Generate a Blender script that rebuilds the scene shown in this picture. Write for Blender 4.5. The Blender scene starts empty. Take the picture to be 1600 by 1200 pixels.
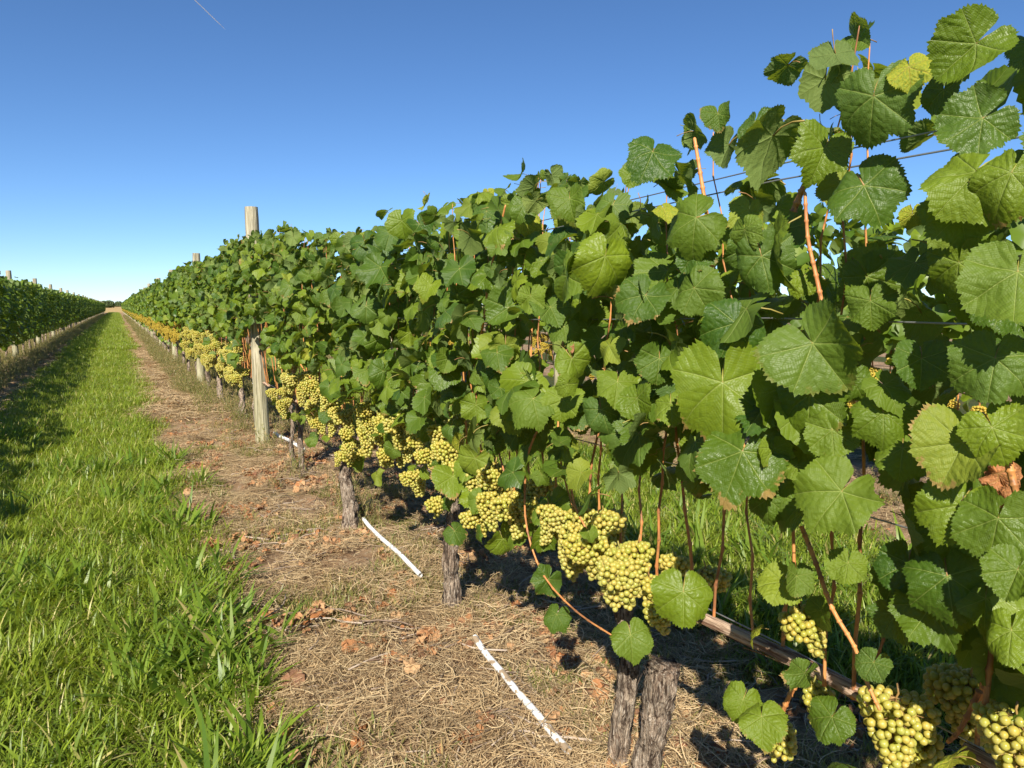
import bpy, math, random
import numpy as np
from mathutils import Vector, Matrix, noise as mnoise

random.seed(7); rng = np.random.default_rng(7)
R = math.radians
scene = bpy.context.scene
COL = scene.collection

# ------------------------------------------------------------------ camera, sky, sun, exposure
FPX = 1120.0; CAMH = 1.30
YAW = math.atan(618 / 1126.5); PITCH = math.atan(121 / 1120)
cd = bpy.data.cameras.new('camera'); cam = bpy.data.objects.new('camera', cd); COL.objects.link(cam)
cd.sensor_width = 36; cd.lens = 36 * FPX / 1600; cd.clip_start = 0.05; cd.clip_end = 20000
cam.location = (0, 0, CAMH); cam.rotation_euler = (R(90) - PITCH, 0, -YAW)
scene.camera = cam
CAMROT = cam.rotation_euler.to_matrix()

SUN_AZ = R(38)      # direction the shadows run, measured from the row (+Y) towards +X
SUN_EL = R(37)
world = bpy.data.worlds.new('World'); scene.world = world; world.use_nodes = True
wn = world.node_tree; bgn = wn.nodes['Background']
sky = wn.nodes.new('ShaderNodeTexSky'); sky.sky_type = 'NISHITA'; sky.sun_disc = False
sky.sun_elevation = SUN_EL
sky.sun_rotation = SUN_AZ + math.pi
sky.altitude = 0; sky.air_density = 0.72; sky.dust_density = 0.0; sky.ozone_density = 6.3
hs = wn.nodes.new('ShaderNodeHueSaturation'); hs.inputs['Saturation'].default_value = 1.06
wn.links.new(sky.outputs[0], hs.inputs['Color']); wn.links.new(hs.outputs[0], bgn.inputs[0]); bgn.inputs[1].default_value = 0.080
sd = bpy.data.lights.new('sun', 'SUN'); sd.energy = 5.0; sd.angle = R(0.5); sd.color = (1.0, 0.93, 0.80)
sun = bpy.data.objects.new('sun', sd); COL.objects.link(sun)
sun_from = Vector((-math.sin(SUN_AZ) * math.cos(SUN_EL), -math.cos(SUN_AZ) * math.cos(SUN_EL), math.sin(SUN_EL)))
sun.rotation_euler = sun_from.to_track_quat('Z', 'Y').to_euler(); sun.location = (-8, -8, 12)
vs = scene.view_settings
vs.view_transform = 'Standard'; vs.look = 'None'; vs.gamma = 1; vs.use_curve_mapping = False; vs.exposure = 0.86
try:
    scene.cycles.max_bounces = 7; scene.cycles.diffuse_bounces = 3; scene.cycles.glossy_bounces = 2
    scene.cycles.transmission_bounces = 4; scene.cycles.transparent_max_bounces = 8
except Exception: pass

ROW0, ROWL, ROWR = 1.18, -2.24, 4.60
SPACE = 1.5; STRIP = 0.85; ROW_END = 172.0

def px_on_x(px, py, X):
    """the point of the vertical plane x = X that stands behind a place of the photograph"""
    d = CAMROT @ Vector(((px - 800) / FPX, (600 - py) / FPX, -1))
    t = X / d.x
    return Vector((d.x * t, d.y * t, CAMH + d.z * t))
def px_on_ground(px, py, z=0):
    d = CAMROT @ Vector(((px - 800) / FPX, (600 - py) / FPX, -1))
    t = (z - CAMH) / d.z
    return Vector((d.x * t, d.y * t, z))
def px_depth(p):
    return -(CAMROT.transposed() @ (Vector(p) - cam.location)).z

# ------------------------------------------------------------------ helpers
def gz(x, y):
    """height of the ground"""
    x = np.asarray(x, float); y = np.asarray(y, float)
    z = 0.012*np.sin(2.1*x+0.7*y)+0.010*np.sin(1.3*y-1.7*x+1)+0.006*np.sin(5.3*x+4.1*y)+0.005*np.sin(7.7*y-6.1*x+2)
    s = np.abs(((x-ROW0+1.71) % 3.42)-1.71)
    z = z + 0.008*np.exp(-(s/0.35)**2)
    far = np.clip(1-np.abs(y)/150, 0, 1)*np.clip(1-np.abs(x)/40, 0, 1)
    return z*far

def tag(o, label=None, cat=None, group=None, kind=None):
    if label: o['label'] = label
    if cat: o['category'] = cat
    if group: o['group'] = group
    if kind: o['kind'] = kind
    return o
def link(name, mesh, parent=None, loc=None, mat4=None):
    o = bpy.data.objects.new(name, mesh); COL.objects.link(o)
    if parent: o.parent = parent
    if mat4 is not None: o.matrix_local = mat4
    if loc is not None: o.location = loc
    return o
def empty(name, loc):
    o = bpy.data.objects.new(name, None); o.empty_display_size = 0.1; COL.objects.link(o); o.location = loc; return o

class MB:
    """collects vertices, faces, per-loop uv, per-face material and per-vertex tint"""
    def __init__(s): s.v = []; s.f = []; s.m = []; s.uv = []; s.t = []; s.n = 0
    def add(s, v, f, mi=0, uv=None, tint=0.0):
        v = np.asarray(v, float); b = s.n; s.v.append(v); s.n += len(v)
        s.t.append(np.full(len(v), tint))
        for i, q in enumerate(f):
            s.f.append(tuple(b+k for k in q)); s.m.append(mi)
        if uv is None: s.uv.append(np.zeros((sum(len(q) for q in f), 2)))
        else: s.uv.append(np.asarray(uv, float))
    def build(s, name, mats, smooth=True):
        me = bpy.data.meshes.new(name)
        V = np.concatenate(s.v) if s.v else np.zeros((0, 3))
        me.from_pydata(V.tolist(), [], s.f)
        for m in mats: me.materials.append(m)
        me.polygons.foreach_set('material_index', s.m)
        me.polygons.foreach_set('use_smooth', [smooth]*len(s.f))
        uvl = me.uv_layers.new(name='vein'); uvl.data.foreach_set('uv', np.concatenate(s.uv).ravel())
        a = me.attributes.new('tint', 'FLOAT', 'POINT'); a.data.foreach_set('value', np.concatenate(s.t))
        me.update(); return me

class FastMB:
    """joins many transformed copies of ready arrays (for foliage masses)"""
    def __init__(s): s.V = []; s.L = []; s.S = []; s.M = []; s.UV = []; s.T = []; s.n = 0
    def add(s, src, mat4, mi=None, tint=0.0):
        V = src['v'] @ mat4[:3, :3].T + mat4[:3, 3]
        s.V.append(V); s.L.append(src['l']+s.n); s.S.append(src['s'])
        s.M.append(src['m'] if mi is None else np.full(len(src['s']), mi)); s.UV.append(src['uv'])
        s.T.append(np.full(len(V), tint)); s.n += len(V)
    def build(s, name, mats, smooth=True):
        me = bpy.data.meshes.new(name)
        V = np.concatenate(s.V); L = np.concatenate(s.L); S = np.concatenate(s.S)
        me.vertices.add(len(V)); me.vertices.foreach_set('co', V.ravel())
        me.loops.add(len(L)); me.loops.foreach_set('vertex_index', L.astype(np.int32))
        me.polygons.add(len(S)); st = np.concatenate([[0], np.cumsum(S)[:-1]])
        me.polygons.foreach_set('loop_start', st.astype(np.int32))
        me.update(calc_edges=True)
        for m in mats: me.materials.append(m)
        me.polygons.foreach_set('material_index', np.concatenate(s.M).astype(np.int32))
        me.polygons.foreach_set('use_smooth', np.full(len(S), smooth))
        uvl = me.uv_layers.new(name='vein'); uvl.data.foreach_set('uv', np.concatenate(s.UV).ravel())
        a = me.attributes.new('tint', 'FLOAT', 'POINT'); a.data.foreach_set('value', np.concatenate(s.T))
        me.validate(); return me
def arrays(mb):
    V = np.concatenate(mb.v)
    return dict(v=V, l=np.array([k for q in mb.f for k in q]), s=np.array([len(q) for q in mb.f]),
                m=np.array(mb.m), uv=np.concatenate(mb.uv))

def tube(mb, pts, rad, n=6, mi=0, cap=True, rough=0.0, tint=0.0):
    pts = [Vector(p) for p in pts]; k = len(pts)
    if not hasattr(rad, '__len__'): rad = [rad]*k
    V = []; F = []; UV = []
    ref = Vector((0.3, 1, 0.2)).normalized(); L = 0; prevu = None
    for i, p in enumerate(pts):
        t = (pts[min(i+1, k-1)] - pts[max(i-1, 0)]).normalized()
        u = (prevu if prevu is not None else ref); u = (u - t*u.dot(t))
        if u.length < 1e-4: u = t.orthogonal()
        u.normalize(); prevu = u; w = t.cross(u)
        for j in range(n):
            a = 2*math.pi*j/n; r = rad[i]
            if rough: r *= 1 + rough*mnoise.noise(Vector((math.cos(a)*1.5+i*0.13, math.sin(a)*1.5+p.x*9, i*0.25+p.y*7))) 
            V.append(p + (u*math.cos(a)+w*math.sin(a))*r)
    for i in range(k-1):
        L2 = L + (pts[i+1]-pts[i]).length
        for j in range(n):
            F.append((i*n+j, i*n+(j+1) % n, (i+1)*n+(j+1) % n, (i+1)*n+j))
            UV += [(j/n, L), ((j+1)/n, L), ((j+1)/n, L2), (j/n, L2)]
        L = L2
    if cap:
        F.append(tuple(range(n))[::-1]); UV += [(0, 0)]*n
        F.append(tuple((k-1)*n+j for j in range(n))); UV += [(0, L)]*n
    mb.add([tuple(v) for v in V], F, mi, UV, tint)

# ------------------------------------------------------------------ materials
class NT:
    def __init__(s, name):
        s.m = bpy.data.materials.new(name); s.m.use_nodes = True; s.t = s.m.node_tree; s.t.nodes.clear()
        s.out = s.t.nodes.new('ShaderNodeOutputMaterial')
    def n(s, typ, **kw):
        nd = s.t.nodes.new(typ)
        for k, v in kw.items(): setattr(nd, k, v)
        return nd
    def l(s, a, b): s.t.links.new(a, b)
    def val(s, x, sock):
        if isinstance(x, (int, float)): sock.default_value = x
        elif isinstance(x, (tuple, list)): sock.default_value = tuple(x) if len(x) != 3 or sock.type == 'VECTOR' else tuple(x)+(1,)
        else: s.l(x, sock)
    def math(s, op, a, b=0.0, c=0.0, clamp=False):
        nd = s.n('ShaderNodeMath', operation=op, use_clamp=clamp)
        s.val(a, nd.inputs[0]); s.val(b, nd.inputs[1]); s.val(c, nd.inputs[2]); return nd.outputs[0]
    def ramp(s, x, a, b, lo=0.0, hi=1.0):
        nd = s.n('ShaderNodeMapRange', interpolation_type='SMOOTHSTEP'); s.val(x, nd.inputs[0])
        for i, q in enumerate((a, b, lo, hi)): s.val(q, nd.inputs[1+i])
        return nd.outputs[0]
    def mix(s, f, a, b, blend='MIX'):
        nd = s.n('ShaderNodeMix', data_type='RGBA', blend_type=blend); s.val(f, nd.inputs[0])
        s.val(a, nd.inputs[6]); s.val(b, nd.inputs[7]); return nd.outputs[2]
    def noise(s, vec, scale, detail=3, rough=0.55, dim='3D', dist=0.0):
        nd = s.n('ShaderNodeTexNoise', noise_dimensions=dim); nd.inputs['Scale'].default_value = scale
        nd.inputs['Detail'].default_value = detail; nd.inputs['Roughness'].default_value = rough
        nd.inputs['Distortion'].default_value = dist
        if vec is not None: s.l(vec, nd.inputs['Vector'])
        return nd.outputs['Fac']
    def mapping(s, vec, scale=(1, 1, 1)):
        nd = s.n('ShaderNodeMapping'); s.l(vec, nd.inputs[0]); nd.inputs['Scale'].default_value = scale; return nd.outputs[0]
    def bump(s, h, strength, dist=0.01, normal=None):
        nd = s.n('ShaderNodeBump'); s.val(strength, nd.inputs['Strength']); nd.inputs['Distance'].default_value = dist
        s.l(h, nd.inputs['Height'])
        if normal is not None: s.l(normal, nd.inputs['Normal'])
        return nd.outputs[0]
    def bsdf(s, col, rough=0.7, spec=0.5, normal=None, **kw):
        nd = s.n('ShaderNodeBsdfPrincipled'); s.val(col, nd.inputs['Base Color']); s.val(rough, nd.inputs['Roughness'])
        s.val(spec, nd.inputs['Specular IOR Level'])
        if normal is not None: s.l(normal, nd.inputs['Normal'])
        for k, v in kw.items(): s.val(v, nd.inputs[k.replace('_', ' ')])
        return nd.outputs[0]
    def thin(s, surf, tcol, f, normal=None):
        tr = s.n('ShaderNodeBsdfTranslucent'); s.val(tcol, tr.inputs[0])
        if normal is not None: s.l(normal, tr.inputs['Normal'])
        mx = s.n('ShaderNodeMixShader'); s.val(f, mx.inputs[0]); s.l(surf, mx.inputs[1]); s.l(tr.outputs[0], mx.inputs[2])
        return mx.outputs[0]
    def done(s, sh): s.l(sh, s.out.inputs[0]); return s.m
    def tintrand(s):
        oi = s.n('ShaderNodeObjectInfo'); at = s.n('ShaderNodeAttribute', attribute_name='tint')
        return s.math('FRACT', s.math('ADD', oi.outputs['Random'], at.outputs['Fac']))
    def rnd2(s, r, k):
        return s.math('FRACT', s.math('MULTIPLY', r, k))

def make_leaf_mat(name, kind='green', simple=False):
    t = NT(name); r = t.tintrand(); r2 = t.rnd2(r, 17.31); r3 = t.rnd2(r, 53.7)
    tc = t.n('ShaderNodeTexCoord'); uvn = t.n('ShaderNodeUVMap', uv_map='vein'); sp = t.n('ShaderNodeSeparateXYZ'); t.l(uvn.outputs[0], sp.inputs[0])
    S = sp.outputs[0]; T = t.math('ABSOLUTE', sp.outputs[1])
    pn = t.noise(tc.outputs['Object'], 14, 3) if not simple else t.noise(tc.outputs['Object'], 5, 2)
    if kind == 'green':
        c = t.mix(r, (0.030, 0.078, 0.006), (0.165, 0.225, 0.011))
        c = t.mix(t.ramp(r2, 0.45, 1.0, 0, 0.55), c, (0.050, 0.105, 0.020))
        c = t.mix(t.ramp(r3, 0.93, 0.99, 0, 0.6), c, (0.27, 0.30, 0.03))
        c = t.mix(t.ramp(pn, 0.35, 0.75, 0, 0.35), c, (0.10, 0.165, 0.018))
        tcol = (0.36, 0.46, 0.025)
    elif kind == 'yellow':
        c = t.mix(t.ramp(pn, 0.4, 0.6), (0.34, 0.34, 0.03), (0.22, 0.28, 0.03)); tcol = (0.5, 0.5, 0.04)
    else:
        c = t.mix(t.ramp(pn, 0.35, 0.65), (0.55, 0.22, 0.08), (0.32, 0.13, 0.055)); c = t.mix(r, c, (0.62, 0.40, 0.21)); c = t.mix(t.ramp(t.rnd2(r, 11.3), .7, .9, 0, .8), c, (0.22, 0.11, 0.07)); tcol = (0.5, 0.18, 0.05)
    if not simple:
        mainv = t.ramp(t.math('SUBTRACT', T, t.math('MULTIPLY', t.math('SUBTRACT', 1.15, S), 0.009)), 0.0, 0.009, 1, 0)
        ph = t.math('ABSOLUTE', t.math('SUBTRACT', t.math('FRACT', t.math('MULTIPLY', t.math('SUBTRACT', S, t.math('ADD', t.math('MULTIPLY', T, 0.85), t.math('MULTIPLY', t.noise(uvn.outputs[0], 3.0, 2), 0.10))), 6.0)), 0.5))
        sec = t.ramp(ph, 0.0, 0.07, 1, 0)
        ph3 = t.math('ABSOLUTE', t.math('SUBTRACT', t.math('FRACT', t.math('MULTIPLY', t.math('ADD', T, t.math('MULTIPLY', S, 0.6)), 22.0)), 0.5))
        ter = t.ramp(ph3, 0.0, 0.12, 0.5, 0)
        vein = t.math('MAXIMUM', mainv, t.math('MULTIPLY', sec, 0.20))
        vc = (0.30, 0.36, 0.09) if kind == 'green' else (0.45, 0.3, 0.1)
        c = t.mix(t.math('MULTIPLY', vein, 0.45), c, vc)
        spots = t.ramp(t.noise(tc.outputs['Object'], 45, 2), 0.70, 0.78, 0, 0.6)
        if kind == 'green':
            c = t.mix(t.math('MULTIPLY', spots, t.ramp(r2, 0.6, 0.9)), c, (0.22, 0.11, 0.04))
        so = t.n('ShaderNodeSeparateXYZ'); t.l(tc.outputs['Object'], so.inputs[0])
        rad_ = t.math('SQRT', t.math('ADD', t.math('POWER', so.outputs[0], 2.0), t.math('POWER', so.outputs[1], 2.0)))
        edge = t.ramp(t.math('ADD', rad_, t.math('MULTIPLY', t.math('SUBTRACT', t.noise(tc.outputs['Object'], 5, 3), .5), .9)), .88, .98)
        if kind == 'green':
            c = t.mix(t.math('MULTIPLY', edge, t.ramp(t.rnd2(r, 7.7), .55, .95)), c, (0.30, 0.19, 0.06))
        quilt = t.math('MULTIPLY', t.math('MULTIPLY', ph, 2.0), t.ramp(T, 0.0, 0.05))
        h = t.math('ADD', t.math('ADD', t.math('MULTIPLY', quilt, 0.20), t.math('MULTIPLY', vein, -0.35)),
                   t.math('ADD', t.math('MULTIPLY', t.noise(tc.outputs['Object'], 7, 3, .5), 1.3), t.math('MULTIPLY', ter, -0.25)))
        nrm = t.bump(h, 0.62, 0.004)
    else: nrm = None
    bf = t.n('ShaderNodeNewGeometry').outputs['Backfacing']
    if kind == 'green':
        c = t.mix(t.math('MULTIPLY', bf, 0.55), c, (0.15, 0.20, 0.065))
    rough = t.math('ADD', t.ramp(r3, 0, 1, 0.40, 0.58), t.math('MULTIPLY', bf, 0.25))
    sh = t.bsdf(c, rough, 0.36 if kind == 'green' else 0.2, nrm)
    return t.done(t.thin(sh, tcol, 0.27 if kind == 'green' else 0.3, nrm))

M = {}
M['leaf'] = make_leaf_mat('grape_leaf_green'); M['leaf_far'] = make_leaf_mat('grape_leaf_distant', 'green', True)
M['leaf_yellow'] = make_leaf_mat('grape_leaf_yellow', 'yellow'); M['leaf_dead'] = make_leaf_mat('grape_leaf_dead', 'dead')

def m_petiole():
    t = NT('petiole'); r = t.tintrand()
    return t.done(t.bsdf(t.mix(r, (0.30, 0.16, 0.06), (0.25, 0.24, 0.05)), 0.5, 0.4))
M['petiole'] = m_petiole()
def m_cane():
    t = NT('cane_bark'); tc = t.n('ShaderNodeTexCoord'); r = t.tintrand()
    n = t.noise(t.mapping(tc.outputs['Object'], (60, 60, 6)), 3, 4)
    c = t.mix(r, (0.58, 0.24, 0.07), (0.40, 0.15, 0.05)); c = t.mix(t.ramp(n, .35, .7, 0, .6), c, (0.56, 0.29, 0.10)); c = t.mix(t.ramp(t.noise(tc.outputs['Object'], 13, 3), .5, .62, 0, .8), c, (0.20, 0.085, 0.04)); c = t.mix(t.ramp(t.noise(tc.outputs['Object'], 70, 2), .62, .7, 0, .6), c, (0.10, 0.05, 0.03))
    return t.done(t.bsdf(c, 0.5, 0.4, t.bump(n, 0.5, 0.002)))
M['cane'] = m_cane()
def m_bark():
    t = NT('vine_bark'); tc = t.n('ShaderNodeTexCoord')
    wob = t.mapping(tc.outputs['Object'], (60, 60, 11))
    n = t.noise(wob, 1.3, 6, 0.7, dist=1.2); n2 = t.noise(tc.outputs['Object'], 9, 3)
    n3 = t.noise(t.mapping(tc.outputs['Object'], (200, 200, 22)), 1.0, 3)
    c = t.mix(t.ramp(n, .30, .68), (0.07, 0.042, 0.03), (0.50, 0.40, 0.30)); c = t.mix(t.ramp(n2, .4, .7, 0, .55), c, (0.27, 0.17, 0.115))
    n4 = t.noise(t.mapping(tc.outputs['Object'], (30, 30, 6)), 1.6, 5, .65, dist=1.2)
    c = t.mix(t.ramp(n3, .52, .66, 0, .6), c, (0.64, 0.56, 0.46)); c = t.mix(t.ramp(n4, .50, .60, 0, .85), c, (0.045, 0.028, 0.02))
    return t.done(t.bsdf(c, 0.9, 0.15, t.bump(t.math('SUBTRACT', t.math('ADD', n, t.math('MULTIPLY', n3, .4)), t.math('MULTIPLY', n4, 1.5)), 1.0, 0.014)))
M['bark'] = m_bark()
def m_cordon():
    t = NT('cordon_bark'); tc = t.n('ShaderNodeTexCoord')
    n = t.noise(t.mapping(tc.outputs['Object'], (90, 6, 90)), 1.3, 5, 0.7, dist=.6)
    c = t.mix(t.ramp(n, .32, .66), (0.15, 0.07, 0.04), (0.58, 0.43, 0.31))
    return t.done(t.bsdf(c, 0.85, 0.15, t.bump(n, 1.0, 0.008)))
M['cordon'] = m_cordon()
def m_berry():
    t = NT('white_grape_skin'); tc = t.n('ShaderNodeTexCoord'); r = t.tintrand()
    n = t.noise(tc.outputs['Object'], 160, 2)
    c = t.mix(r, (0.44, 0.46, 0.085), (0.60, 0.47, 0.10)); c = t.mix(t.ramp(n, .5, .8, 0, .3), c, (0.34, 0.22, 0.06))
    lw = t.n('ShaderNodeLayerWeight'); lw.inputs[0].default_value = .35
    c = t.mix(t.ramp(t.noise(tc.outputs['Object'], 1.2, 2), .45, .75, 0, .45), c, (0.62, 0.60, 0.30))
    b = t.bsdf(c, t.ramp(r, 0, 1, .16, .38), 0.55, None, Subsurface_Weight=0.25, Subsurface_Radius=(0.006, 0.006, 0.0015))
    return t.done(t.thin(b, (0.74, 0.70, 0.09), 0.36))
M['berry'] = m_berry()
def m_berry_far():
    t = NT('white_grape_distant'); r = t.tintrand()
    c = t.mix(r, (0.50, 0.43, 0.06), (0.62, 0.42, 0.06))
    return t.done(t.thin(t.bsdf(c, 0.4, 0.4), (0.7, 0.58, 0.06), 0.3))
M['berry_far'] = m_berry_far()
def m_wood():
    t = NT('weathered_post_wood'); tc = t.n('ShaderNodeTexCoord'); P = tc.outputs['Object']
    n = t.noise(t.mapping(P, (26, 26, 1.7)), 2.2, 5, 0.65, dist=.5)
    n2 = t.noise(t.mapping(P, (120, 120, 3)), 1.5, 3)
    c = t.mix(t.ramp(n, .3, .7), (0.22, 0.19, 0.12), (0.52, 0.47, 0.34))
    n3 = t.noise(t.mapping(P, (60, 60, 1.2)), 1.0, 4, .7)
    c = t.mix(t.ramp(n3, .54, .60, 0, .85), c, (0.10, 0.085, 0.06))
    c = t.mix(t.ramp(n2, .60, .70, 0, .75), c, (0.12, 0.10, 0.07))
    sp = t.n('ShaderNodeSeparateXYZ'); t.l(P, sp.inputs[0])
    g = t.ramp(t.math('ADD', sp.outputs[2], t.math('MULTIPLY', n, .8)), .5, 1.3, .28, 0)
    c = t.mix(g, c, (0.27, 0.29, 0.13))
    return t.done(t.bsdf(c, 0.85, 0.2, t.bump(t.math('ADD', n, n2), .7, .006)))
M['wood'] = m_wood()
def simple(name, col, rough=.5, **kw):
    t = NT(name); return t.done(t.bsdf(col, rough, .5, None, **kw))
M['wire'] = simple('galvanised_wire', (0.42, 0.43, 0.44), .38, Metallic=.8)
def m_pipe(nm='white_plastic_pipe', lo=.60):
    t = NT(nm); tc = t.n('ShaderNodeTexCoord')
    n = t.noise(t.mapping(tc.outputs['Object'], (9, 5, 9)), 3, 3); c = t.mix(t.ramp(n, lo, lo+.06), (0.74, 0.74, 0.73), (0.34, 0.25, 0.16))
    return t.done(t.bsdf(c, .45, .5))
M['pipe'] = m_pipe(); M['pipe_dirty'] = m_pipe('soil_stained_white_pipe', .50)
def m_grass(name, a, b, dry, tcol):
    t = NT(name); r = t.tintrand(); oi = t.n('ShaderNodeObjectInfo'); at = t.n('ShaderNodeAttribute', attribute_name='tint')
    pn = t.noise(oi.outputs['Location'], 1.3, 3); 
    c = t.mix(r, a, b); c = t.mix(t.ramp(pn, .40, .68, 0, .6), c, dry[1])
    c = t.mix(t.ramp(t.rnd2(at.outputs['Fac'], 31.7), dry[2], dry[2]+.02), c, dry[0])
    uvn = t.n('ShaderNodeUVMap', uv_map='vein'); sp = t.n('ShaderNodeSeparateXYZ'); t.l(uvn.outputs[0], sp.inputs[0])
    c = t.mix(t.ramp(sp.outputs[1], .0, .35, .45, 0), c, (0.30, 0.27, 0.12))
    return t.done(t.thin(t.bsdf(c, .42, .4), tcol, .35))
M['grass'] = m_grass('grass_blade', (0.065, 0.12, 0.012), (0.25, 0.335, 0.028), ((0.50, 0.44, 0.16), (0.24, 0.30, 0.032), .89), (0.50, 0.56, 0.03))
M['strap'] = m_grass('strap_leaf', (0.07, 0.14, 0.016), (0.17, 0.24, 0.022), ((0.42, 0.34, 0.14), (0.17, 0.25, 0.025), .95), (0.35, 0.5, 0.03))
M['weed'] = m_grass('weed_leaf', (0.11, 0.15, 0.03), (0.24, 0.25, 0.06), ((0.42, 0.30, 0.14), (0.30, 0.25, 0.10), .55), (0.3, 0.36, 0.05))
def m_straw():
    t = NT('dry_straw'); r = t.tintrand(); oi = t.n('ShaderNodeObjectInfo'); pn = t.noise(oi.outputs['Location'], 1.7, 3)
    c = t.mix(r, (0.42, 0.28, 0.14), (0.68, 0.53, 0.31)); c = t.mix(t.ramp(t.rnd2(r, 23.1), .62, .85, 0, .85), c, (0.12, 0.075, 0.04))
    c = t.mix(t.ramp(pn, .5, .7, 0, .6), c, (0.24, 0.165, 0.09))
    return t.done(t.thin(t.bsdf(c, .6, .3), (0.55, 0.4, 0.18), .15))
M['straw'] = m_straw()
def m_twig():
    t = NT('dead_twig'); r = t.tintrand(); c = t.mix(r, (0.13, 0.085, 0.06), (0.42, 0.34, 0.27)); return t.done(t.bsdf(c, .85, .2))
M['twig'] = m_twig()

def m_ground():
    t = NT('vineyard_ground'); geo = t.n('ShaderNodeNewGeometry'); P = geo.outputs['Position']
    sp = t.n('ShaderNodeSeparateXYZ'); t.l(P, sp.inputs[0])
    x = t.math('ADD', sp.outputs[0], -ROW0 + 1.71 + 342.0)
    s = t.math('ABSOLUTE', t.math('SUBTRACT', t.math('MODULO', x, 3.42), 1.71))
    en = t.noise(P, 2.2, 4)
    mask = t.ramp(t.math('ADD', s, t.math('MULTIPLY', t.math('SUBTRACT', en, .5), .7)), .76, .94)     # 1 = grass
    n1 = t.noise(P, 3.5, 5, .6); n2 = t.noise(P, 28, 5, .7); n3 = t.noise(t.mapping(P, (1, 1, 1)), 140, 3, .7)
    soil = t.mix(t.ramp(n1, .35, .65), (0.36, 0.24, 0.14), (0.23, 0.14, 0.075))
    soil = t.mix(t.ramp(n2, .45, .7, 0, .8), soil, (0.46, 0.36, 0.24)); soil = t.mix(t.ramp(n3, .52, .66, 0, .7), soil, (0.15, 0.095, 0.055))
    soil = t.mix(t.ramp(t.noise(P, 9, 4), .60, .70, 0, .55), soil, (0.36, 0.16, 0.07))
    soil = t.mix(t.ramp(t.noise(P, 5.5, 5, .7), .52, .62, 0, .75), soil, (0.09, 0.055, 0.035))
    soil = t.mix(t.ramp(t.noise(P, 1.1, 3), .55, .7, 0, .35), soil, (0.14, 0.16, 0.05))
    gr = t.mix(n2, (0.025, 0.038, 0.010), (0.09, 0.10, 0.03)); gr = t.mix(t.ramp(n1, .5, .7, 0, .5), gr, (0.16, 0.12, 0.05))
    c = t.mix(mask, soil, gr)
    d = t.math('SQRT', t.math('ADD', t.math('POWER', sp.outputs[0], 2.0), t.math('POWER', sp.outputs[1], 2.0)))
    c = t.mix(t.ramp(d, 250, 400), c, (0.34, 0.25, 0.11))
    h = t.math('ADD', t.math('MULTIPLY', n2, 1), t.math('MULTIPLY', n3, .5))
    return t.done(t.bsdf(c, .95, .1, t.bump(h, .9, .02)))
M['ground'] = m_ground()
def m_field():
    t = NT('stubble_field'); geo = t.n('ShaderNodeNewGeometry'); P = geo.outputs['Position']
    n = t.noise(t.mapping(P, (.02, .15, 1)), 1, 4)
    return t.done(t.bsdf(t.mix(n, (0.46, 0.33, 0.14), (0.36, 0.25, 0.11)), .95, .1))
M['field'] = m_field()
def m_tree():
    t = NT('distant_tree_leaf'); r = t.tintrand(); return t.done(t.thin(t.bsdf(t.mix(r, (0.05, 0.08, 0.03), (0.10, 0.13, 0.05)), .7, .2), (.1, .15, .04), .2))
M['tree'] = m_tree()

# ------------------------------------------------------------------ ground, field
def nonuni(lo, hi, c0, c1, step):
    a = list(np.arange(c0, c1+1e-6, step)); s = step; v = c1
    while v < hi: s *= 1.35; v += s; a.append(min(v, hi))
    s = step; v = c0
    while v > lo: s *= 1.35; v -= s; a.insert(0, max(v, lo))
    return np.array(a)
xs = nonuni(-6000, 6000, -3.2, 6.0, .07); ys = nonuni(-400, 12000, 0.8, 16, .07)
GX, GY = np.meshgrid(xs, ys); GZ = gz(GX, GY)
bump = np.zeros_like(GZ)
near = (np.abs(GX) < 7) & (GY < 20) & (GY > -2)
idx = np.argwhere(near)
for i, j in idx: bump[i, j] = .017*mnoise.fractal(Vector((GX[i, j]*4, GY[i, j]*4, 0)), 1, 2, 4)
GZ = GZ + bump
nx, ny = len(xs), len(ys)
gm = bpy.data.meshes.new('ground')
ii = (np.arange(ny-1)[:, None]*nx + np.arange(nx-1)[None, :]).ravel()
gm.vertices.add(nx*ny); gm.vertices.foreach_set('co', np.stack([GX, GY, GZ], -1).ravel())
gm.loops.add(len(ii)*4); gm.loops.foreach_set('vertex_index', np.stack([ii, ii+1, ii+nx+1, ii+nx], -1).ravel().astype(np.int32))
gm.polygons.add(len(ii)); gm.polygons.foreach_set('loop_start', (np.arange(len(ii))*4).astype(np.int32)); gm.update(calc_edges=True)
gm.polygons.foreach_set('use_smooth', np.ones(len(ii), bool)); gm.materials.append(M['ground'])
tag(link('ground', gm), 'brown soil ground with straw strips under the vine rows', kind='structure')
mb = MB()
FY = [ROW_END+8, ROW_END+60, 400, 900, 9000]; FZ = [.03, .25, 1.2, 1.3, 1.3]
V = []; F = []
for y, z in zip(FY, FZ): V += [(-5000, y, z), (5000, y, z)]
V = [(-5000, FY[0], -.3), (5000, FY[0], -.3)] + V
for i in range(len(FY)): F.append((2*i, 2*i+1, 2*i+3, 2*i+2))
mb.add(V, F); tag(link('field', mb.build('field', [M['field']], False)), 'pale straw coloured field beyond the end of the vine rows', kind='structure')

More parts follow.
